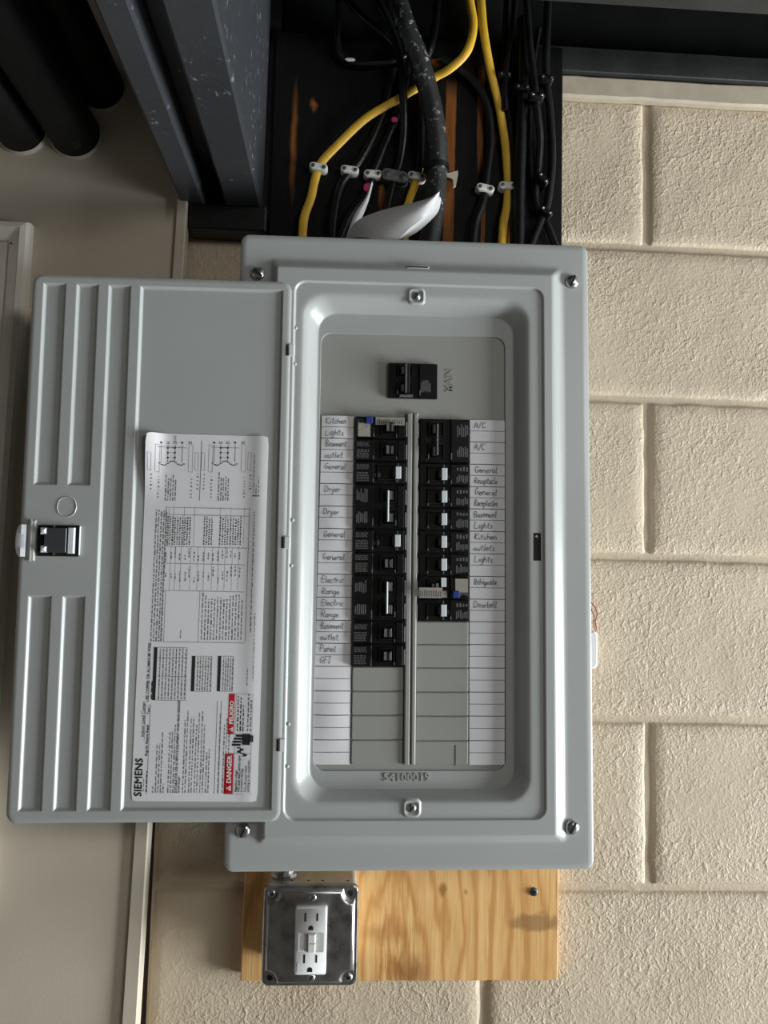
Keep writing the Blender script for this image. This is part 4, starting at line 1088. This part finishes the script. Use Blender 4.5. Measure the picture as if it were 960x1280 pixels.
# ================================================================== OUTLET BOX with receptacle
YB = -0.086
YR = YB + .0065; bc = unproj(387.8, 1168.6, YR)
ob = empty('outlet_box', (bc.x, -0.018, bc.z), -0.006, 'square galvanized outlet box with a white receptacle, under the grey panel', 'outlet box')
yf = YB + 0.018                                # cover face in box coordinates
hw = (unproj(447.5, 1166, YR).x - unproj(328, 1166, YR).x) / 2; hh = (unproj(387, 1105, YR).z - unproj(387, 1229.5, YR).z) / 2 * 1.02
m = MB(); k = hw - .002
m.loops([rrect(-k, k, -hh + .002, hh - .002, .006, 0.0, 4), rrect(-k, k, -hh + .002, hh - .002, .006, yf + .012, 4)], True, True)
m.build('box', M_GALVD, ob, True)
for x in (-.022, -.004, .012, .04):
    q = MB(); yy = yf + .022
    n = 10; q.add([(x + .0016 * math.cos(2 * PI * i / n), yy + .0016 * math.sin(2 * PI * i / n), hh - .0019) for i in range(n)], [tuple(range(n))]); q.build('side_hole', M_HOLE, ob)
# raised cover: rim, sloped rise, flat face notched at the corners
def notched(w, h, nr, y, seg=8, rc=.006):
    """square whose corners are scooped out by arcs of radius nr"""
    pts = []
    for sx, sz, a0 in ((1, 1, PI), (-1, 1, 1.5 * PI), (-1, -1, 0), (1, -1, PI / 2)):
        cx, cz = sx * w, sz * h
        arc = []
        for i in range(seg + 1):
            a = a0 + PI / 2 * i / seg
            arc.append((cx + nr * math.cos(a), y, cz + nr * math.sin(a)))
        pts += arc[::-1]
    return pts
ls = [rrect(-hw, hw, -hh, hh, .008, yf + .012, 8), rrect(-hw, hw, -hh, hh, .008, yf + .0075, 8), rrect(-hw + .0012, hw - .0012, -hh + .0012, hh - .0012, .007, yf + .006, 8), rrect(-hw + .0032, hw - .0032, -hh + .0032, hh - .0032, .006, yf + .006, 8)]
def rot_start(l): return l
q1 = notched(hw - .0040, hh - .0040, .0125, yf + .0055); q2 = notched(hw - .0058, hh - .0058, .0128, yf + .0012); q3 = notched(hw - .0072, hh - .0072, .0128, yf + .0002); q4 = notched(hw - .0085, hh - .0085, .0126, yf)
ls += [q1, q2, q3, q4]
m = MB(); m.loops(ls, True, True); m.build('cover_plate', M_GALV, ob, True, 50)
for x, z, fil in ((-1, 1, 1), (1, 1, 0), (-1, -1, 0), (1, -1, 1)):
    m = MB(); cx, cz = x * (hw - .0095), z * (hh - .0095)
    if fil: screw_mesh(m, cx, cz, yf + .0058, .0046, .6 * x, True); m.build('corner_screw', [M_ZINC, M_HOLE], ob, True)
    else: m.disc_stack(cx, cz, [(.0034, yf + .0059), (.0033, yf + .0056)], 16); m.build('screw_hole', M_HOLE, ob)
rx = unproj(388.5, 1173, YB).x - bc.x; rz = unproj(388, 1173.5, YB).z - bc.z
for dz in (unproj(388, 1122, YB).z - bc.z - rz, unproj(388, 1222, YB).z - bc.z - rz):
    m = MB(); screw_mesh(m, rx + (.0015 if dz < 0 else .001), rz + dz, yf, .0040, .9, False, .3); m.build('device_screw', [M_ZINC, M_HOLE], ob, True)
rw, rh = .0172, .0352
m = MB(); m.loops([rrect(rx - rw + k, rx + rw - k, rz - rh + k, rz + rh - k, .0022, y, 3) for k, y in ((0, yf - .0001), (0, yf - .0045), (.0008, yf - .0056))], True, True)
rec = m.build('receptacle', M_WHITEP, ob, True, 50); tag(rec, 'white receptacle with test and reset buttons')
yr = yf - .0056
for zc_ in (.0250, -.0182):
    m = MB(); m.box(rx - .0073, rx - .0053, yr - .0002, yr + .001, rz + zc_ - .0045, rz + zc_ + .0045); m.build('slot', M_HOLE, rec)
    m = MB(); m.box(rx + .0058, rx + .0076, yr - .0002, yr + .001, rz + zc_ - .0040, rz + zc_ + .0040); m.build('slot', M_HOLE, rec)
    m = MB(); n = 14; gz = rz + zc_ - .0114
    pts = [(rx + .0027 * math.cos(PI * i / n), gz + .0027 * math.sin(PI * i / n)) for i in range(n + 1)] + [(rx - .0027, gz - .0022), (rx + .0027, gz - .0022)]
    m.loops([[(x, yr + .001, z) for x, z in pts], [(x, yr - .0002, z) for x, z in pts]], True, True); m.build('ground_slot', M_HOLE, rec)
m = MB(); m.loops([rrect(rx - .0148, rx + .0142, rz - .0114, rz + .0090, .0014, y, 2) for y in (yr + .001, yr - .00015)], True, True); m.build('button_well', M_WHITEP2, rec)
for z0_, z1_ in ((-.0008, .0082), (-.0106, -.0014)):
    m = MB(); m.box(rx - .0028, rx + .0052, yr - .0034, yr, rz + z0_, rz + z1_, bev=.0008); m.build('button', M_WHITEP, rec)
m = MB(); m.box(rx - .0140, rx - .0072, yr - .0006, yr, rz - .0106, rz + .0082, bev=.0004); m.build('indicator_plate', M_WHITEP, rec)
m = MB(); m.box(rx - .0105, rx - .0098, yr - .0008, yr, rz - .0080, rz + .0060); m.build('indicator_line', M_WHITEP2, rec)
m = MB(); m.box(rx - .0138, rx - .0131, yr - .0003, yr + .0002, rz - .032, rz - .0215); m.box(rx - .0138, rx - .0120, yr - .0003, yr + .0002, rz - .0222, rz - .0215); m.build('embossed_line', M_WHITEP2, rec)
# locknut and nipple between box and panel
m = MB(); cx, n = unproj(356, 1098, -.05).x - bc.x, 12
lsn = []
for z, r_ in ((hh - .002, .0135), (hh + .0005, .0150), (hh + .004, .0150), (hh + .0042, .011), (hh + .018, .011)):
    lsn.append([(cx + r_ * math.cos(2 * PI * i / n) * (1.06 if i % 2 else 1), yf + .034 + r_ * math.sin(2 * PI * i / n), z) for i in range(n)])
m.loops(lsn, True, True); m.build('conduit_nipple', M_GALV, ob)

# ================================================================== CABLES
ZUP = 2.50
def poly(zpts, y=-.024, extend=True):
    """photo polyline (x, y[, depth]) -> world points; goes on up to the ceiling when it leaves the frame"""
    out_ = []
    for q in zpts:
        yy = q[2] if len(q) > 2 else y
        out_.append(tuple(unproj(330 + q[0] * .3958, q[1] * .3958, yy)))
    if extend and zpts[0][1] <= 2:
        a, b = Vector(out_[0]), Vector(out_[1]); d = (a - b).normalized()
        out_ = [tuple(a + d * .16), tuple(a + d * .07)] + out_
    if zpts[-1][1] >= 738:
        a, b = Vector(out_[-1]), Vector(out_[-2]); d = (a - b).normalized()
        out_ += [tuple(a + d * .018)]
    return out_
def cable(name, zpts, w_mm, th_mm, mat, label, y=-.024, wob=0.03, group=None):
    pts = poly(zpts, y); base = Vector(pts[-1])
    mb = MB(); tube(mb, [tuple(Vector(p) - base) for p in pts], w_mm / 1000, th_mm / 1000, 12, 0, 7, wob)
    o = mb.build(name, mat, None, True, 80); o.location = base
    return tag(o, label, 'cable', group)
cable('yellow_cable', [(650, 0, -.045), (661, 80, -.045), (642, 160, -.045), (590, 215, -.040), (530, 250, -.033), (420, 315, -.0305), (320, 375, -.0300), (235, 455, -.026), (180, 515, -.0235), (160, 570, -.024), (148, 625, -.026), (127, 685, -.028), (121, 745, -.030)], 11, 5.5, M_YELLOW, 'yellow cable bent left behind the thick feeder down to the leftmost staple')
cable('yellow_cable', [(685, 0, -.040), (694, 100, -.040), (715, 220, -.034), (741, 330, -.028), (758, 430, -.025), (767, 520, -.0235), (771, 590, -.0235), (767, 650, -.025), (757, 700, -.027), (752, 762, -.030)], 11, 5.5, M_YELLOW, 'yellow cable running almost straight down to the right white staple')
cable('black_feeder_cable', [(420, 0, -.062), (450, 90, -.060), (490, 190, -.056), (522, 300, -.050), (541, 400, -.046), (549, 500, -.042), (545, 560, -.040), (540, 640, -.042), (522, 760, -.046)], 26, 24, M_SECABLE, 'thick scuffed black feeder cable, the thickest of the bundle')
cable('black_cable', [(235, 0, -.034), (232, 100, -.032), (236, 152, -.030), (258, 186, -.028), (300, 200, -.027), (360, 198, -.026), (425, 186, -.0255), (480, 150, -.0255)], 8, 7, M_CABLE, 'black cable turning in a loop at the upper left of the bundle')
cable('black_cable', [(262, 0, -.030), (300, 40, -.030), (345, 80, -.029), (385, 112, -.0265), (412, 140, -.0255)], 9, 7, M_CABLE, 'black cable slanting right inside the loop, at the top')
cable('black_cable', [(358, 0, -.040), (398, 80, -.038), (428, 180, -.037), (440, 300, -.039), (442, 420, -.030), (430, 510, -.0235), (410, 570, -.024), (388, 660, -.026), (370, 760, -.028)], 11, 9, M_CABLE, 'black cable just left of the feeder, under the grey painted staple')
cable('black_cable', [(548, 0, -.030), (541, 80, -.030), (526, 150, -.030), (512, 190, -.026), (500, 260, -.0228), (497, 360, -.0228), (493, 470, -.0235), (488, 550, -.0235)], 10, 8, M_CABLE, 'black cable passing behind the feeder above the short yellow cable')
cable('black_cable', [(408, 215, -.0222), (386, 320, -.0222), (350, 420, -.0230), (302, 508, -.0235), (270, 545, -.0235), (240, 592, -.025), (222, 670, -.028), (216, 750, -.030)], 10, 7, M_CABLE, 'black cable under the second white staple from the left')
cable('black_cable', [(455, 210, -.0225), (440, 280, -.0225), (412, 380, -.0230), (372, 480, -.0235), (344, 550, -.0235), (325, 610, -.025), (272, 680, -.030), (240, 755, -.032)], 11, 8, M_CABLE, 'black cable with pink marks under the third white staple')
cable('short_yellow_cable', [(492, 530, -.0235), (484, 560, -.0235), (468, 606, -.026), (452, 655, -.029), (446, 700, -.031), (444, 755, -.031)], 10, 5.5, M_YELLOW, 'short yellow cable end below the staple beside the feeder')
cable('black_cable', [(560, 185, -.026), (612, 215, -.026), (672, 268, -.026), (706, 340, -.025), (716, 440, -.0235), (705, 540, -.0235), (698, 600, -.0235), (688, 650, -.025), (668, 700, -.026), (660, 760, -.028)], 11, 8, M_CABLE, 'black cable curving right under the staple left of the straight yellow cable')
cable('black_cable', [(768, 0, -.0225), (762, 120, -.0225), (755, 230, -.0228), (768, 350, -.0235), (786, 480, -.0235), (790, 620, -.025), (788, 762, -.027)], 9, 8, M_CABLE, 'black cable beside the straight yellow cable on its right')
cable('black_cable', [(793, 0, -.0325), (782, 100, -.0325), (768, 190, -.0320), (760, 270, -.0315), (762, 350, -.0310)], 8, 7, M_CABLE, 'black cable joining from above, second right of the straight yellow one')
cable('black_conduit', [(818, 60, -.030), (818, 200, -.030), (814, 340, -.030), (810, 480, -.030), (806, 620, -.030), (805, 762, -.031)], 15, 15, M_CABLE, 'straight black conduit in the right half of the bundle')
cable('black_cable', [(828, 0, -.046), (838, 130, -.044), (853, 250, -.042), (862, 340, -.040), (872, 430, -.034), (868, 520, -.028), (858, 600, -.026), (862, 650, -.026), (890, 700, -.028), (916, 765, -.030)], 9.5, 8, M_CABLE, 'black cable under the glossy clip on the right side')
cable('black_cable', [(897, 0, -.040), (892, 120, -.038), (891, 240, -.034), (903, 360, -.030), (910, 480, -.028), (905, 570, -.027), (893, 650, -.027), (872, 700, -.030), (846, 765, -.034)], 10.5, 8, M_CABLE, 'black cable nearest the block wall, right edge of the board')
cable('black_cable', [(868, 90, -.026), (850, 200, -.025), (842, 300, -.024), (838, 420, -.0235), (842, 520, -.0235), (850, 600, -.0235)], 7, 6, M_CABLE, 'thin black cable behind the right-hand pair of cables')

# pink paint marks and peeled paper belong to the cables: thin rings on them
def mark(zp, w_, len_, y, mat, label, cat, name):
    c = unproj(330 + zp[0] * .3958, zp[1] * .3958, y); mb = MB()
    mb.disc_stack(0, 0, [(w_, .0008), (w_, -.0004), (w_ * .6, -.0010)], 12, 0, True, True, len_); o = mb.build(name, mat, None, True); o.location = c
    return tag(o, label, cat)
mark((327, 592), .0052, 1.1, -.0305, M_PINK, 'pink paint blob on black cable below the third staple', 'paint mark', 'paint_mark')
mark((412, 378), .0040, .9, -.0312, M_PINK, 'small pink paint blob higher on the black cable', 'paint mark', 'paint_mark')
mark((272, 188), .0065, .35, -.0325, M_STAPLE, 'pale scuff on the loop of black cable', 'paint mark', 'paint_scuff')
def sheet_strip(name, A, B, mat, label, cat, th=.0004, smooth=True):
    """thin sheet between two world polylines"""
    ca, cb = catmull(A, 6), catmull(B, 6); base = ca[-1]; m = MB(); nn = 6; ls = []
    for a, b in zip(ca, cb): ls.append([tuple(a + (b - a) * (k / nn) - base + Vector((0, -.003 * math.sin(PI * k / nn), 0))) for k in range(nn + 1)])
    m.loops(ls, closed=False); m.loops([[(x, y + th, z) for x, y, z in r] for r in ls], closed=False)
    o = m.build(name, mat, None, smooth, 60); o.location = base; return tag(o, label, cat)
def Zp(zx, zy, y): return tuple(unproj(330 + zx * .3958, zy * .3958, y))
sheet_strip('paper_strip', [Zp(338, 575, -.031), Zp(322, 620, -.034), Zp(285, 680, -.040), Zp(258, 750, -.044)], [Zp(344, 580, -.031), Zp(332, 630, -.034), Zp(308, 690, -.040), Zp(275, 750, -.044)], M_PAPER, 'narrow white paper filler peeled from the cable with pink marks', 'paper')
# curled sheet of paper tucked behind the panel
def paper_roll():
    m = MB(); rows_ = []
    up_ = [(258, 752, -.075), (290, 700, -.080), (360, 668, -.086), (450, 645, -.092), (515, 628, -.096), (548, 617, -.098)]
    fo = [(400, 775, -.112), (425, 756, -.114), (462, 720, -.116), (500, 690, -.114), (530, 655, -.108), (553, 620, -.100)]
    ed = [(398, 780, -.100), (432, 760, -.098), (480, 735, -.094), (522, 700, -.090), (550, 668, -.090), (560, 632, -.096)]
    A, B, C_ = [catmull([Zp(*q) for q in l], 6) for l in (up_, fo, ed)]
    for a, b, c in zip(A, B, C_):
        row = []
        for k in range(9): t = k / 8; row.append(tuple(a + (b - a) * t + Vector((0, -.010 * math.sin(PI * t), 0))))
        for k in range(1, 5): t = k / 4; row.append(tuple(b + (c - b) * t + Vector((0, -.002 * math.sin(PI * t), 0))))
        rows_.append(row)
    base = Vector(rows_[0][0])
    rr = [[tuple(Vector(p) - base) for p in r] for r in rows_]
    m.loops(rr, closed=False); m.loops([[(x, y + .0004, z) for x, y, z in r] for r in rr], closed=False)
    o = m.build('paper_sheet', M_PAPERG, None, True, 50); o.location = base
    return tag(o, 'curled white paper sheet tucked behind the top of the grey panel', 'paper')
paper_roll()

# ---- staples
def staple(zx, zy, ang, label, mats=(M_STAPLE, M_STEELD), yb=-.0265, k=1.0, group='cable staples on the black board'):
    c = Zp(zx, zy, yb); o = empty('cable_staple', (c[0], -.0182, c[2]), ang, label, 'cable staple', group)
    m = MB(); w_, h_ = .0118 * k, .0050 * k; ytop = yb + .0182 - .0035
    def outline(y, gr):
        pts = []; n = 6
        for sx, a0 in ((1, -PI / 2), (-1, PI / 2)):
            for i in range(n + 1):
                a = a0 + PI * i / n; pts.append((sx * (w_ - h_) + (h_ + gr) * math.cos(a), y, (h_ + gr) * math.sin(a) * (1.0)))
        return pts
    m.loops([outline(-.0001, 0), outline(ytop + .001, 0), outline(ytop, -.0010 * k)], True, True)
    m.build('saddle', mats[0], o, True, 50)
    for sx in (-1, 1):
        q = MB(); q.disc_stack(sx * (w_ - h_), 0, [(.0026 * k, ytop + .0005), (.0026 * k, ytop - .0004), (.0016 * k, ytop - .0009)], 12); q.build('nail', mats[1], o, True)
        q = MB(); q.disc_stack(sx * (w_ - h_), 0, [(.0036 * k, ytop + .0003), (.0034 * k, ytop - .0006), (.0028 * k, ytop - .0006), (.0027 * k, ytop)], 12, 0, False, False); q.build('nail_boss', mats[0], o, True)
    return o
staple(172, 529, .12, 'white cable staple over the leftmost yellow cable'); staple(271, 538, .10, 'white cable staple over a black cable, second from the left')
staple(344, 551, .0, 'white cable staple above a pink paint blob'); staple(413, 557, .16, 'grey painted staple between white staples left of the feeder', (M_STAPLEG, M_STEELD), -.028, 1.5)
staple(482, 558, .12, 'white cable staple above the short yellow cable end'); staple(698, 596, .18, 'white cable staple over a black cable, left of the right yellow cable')
staple(769, 588, .0, 'white cable staple over the straight yellow cable')
staple(861, 303, .05, 'glossy black clip on a cable beside the block wall', (M_CABLE, M_ZINC), -.048, .85); staple(892, 248, .1, 'matt black clip high on the cable nearest the block wall', (M_CABLE, M_STEELD), -.041, .8)
staple(880, 565, .9, 'black clip tilted steeply low on the right cables', (M_CABLE, M_ZINC), -.036, .8); staple(815, 278, .05, 'black clip over the straight black conduit', (M_CABLE, M_STEELD), -.040, .85)
staple(760, 238, .0, 'black clip behind the upper part of the straight yellow cable', (M_CABLE, M_STEELD), -.036, .7)
staple(890, 668, .6, 'lowest black clip where the right cables cross', (M_CABLE, M_ZINC), -.036, .8)
# strap round the feeder
c = Zp(562, 530, -.04); so = empty('feeder_strap', (c[0], -.0182, c[2]), 0.0, 'black strap with a beige end holding the thick feeder cable', 'strap')
m = MB(); rs = []
ctr = Vector(Zp(547, 530, -.041)) - Vector(so.location)
for i in range(15):
    a = PI + PI * i / 14
    for_ = []
    for r_, z in ((.0135, -.003), (.0150, -.003), (.0150, .003), (.0135, .003)): for_.append((ctr.x + r_ * math.cos(a), ctr.y + r_ * math.sin(a), ctr.z + z))
    rs.append(for_)
m.loops(rs, True, True); m.box(ctr.x + .012, ctr.x + .026, -.010, -.0002, ctr.z - .003, ctr.z + .003); m.build('band', M_CABLE, so)
m = MB(); pts = [(.022, .002), (.0275, .004), (.0280, -.001), (.0255, -.016), (.0225, -.018), (.0215, -.008), (.012, -.004), (.012, -.001)]
m.loops([[(ctr.x + x, -.008, ctr.z + z) for x, z in pts], [(ctr.x + x, -.012, ctr.z + z) for x, z in pts]], True, True); m.build('strap_end', simple('beige_strap_end', (.40, .36, .29), .5), so)

# ================================================================== SMALL WHITE BOX behind the right edge of the panel
wl = unproj(747.5, 812, -.02); z1_, z0_ = unproj(745, 789, -.02).z, unproj(745, 836, -.02).z
tb = empty('wall_chime_box', (wl.x - .03, -.0008, (z0_ + z1_) / 2), 0, 'small white wall box showing past the right edge of the panel', 'wall box')
hz_ = (z1_ - z0_) / 2
m = MB(); m.loops([rrect(-.03 + k, .03 - k, -hz_ + k, hz_ - k, .005, y, 4) for k, y in ((0, 0.0), (0, -.017), (.002, -.020))], True, True); m.build('box_body', M_WHITEP, tb, True)
m = MB(); m.disc_stack(.0, .0, [(.006, -.0199), (.005, -.0215)], 14); m.build('box_screw', M_ZINC, tb)
m = MB()
q = [unproj(x, y, -.012) for x, y in ((738, 752), (743.5, 759), (746.5, 768), (744.2, 777), (745.5, 784), (744.5, 791))]
base = q[0]; tube(m, [tuple(p_ - base) for p_ in q], .0014, .0014, 8, 0, 6)
q2 = [unproj(x, y, -.010) for x, y in ((738, 760), (741, 766), (743, 772), (742.2, 780), (743, 787), (742, 792))]
tube(m, [tuple(p_ - base) for p_ in q2], .0012, .0012, 8, 0, 6)
o = m.build('red_wire', M_REDW, None, True, 80); o.location = base; tag(o, 'thin red wire looping out above the small white wall box', 'wire')
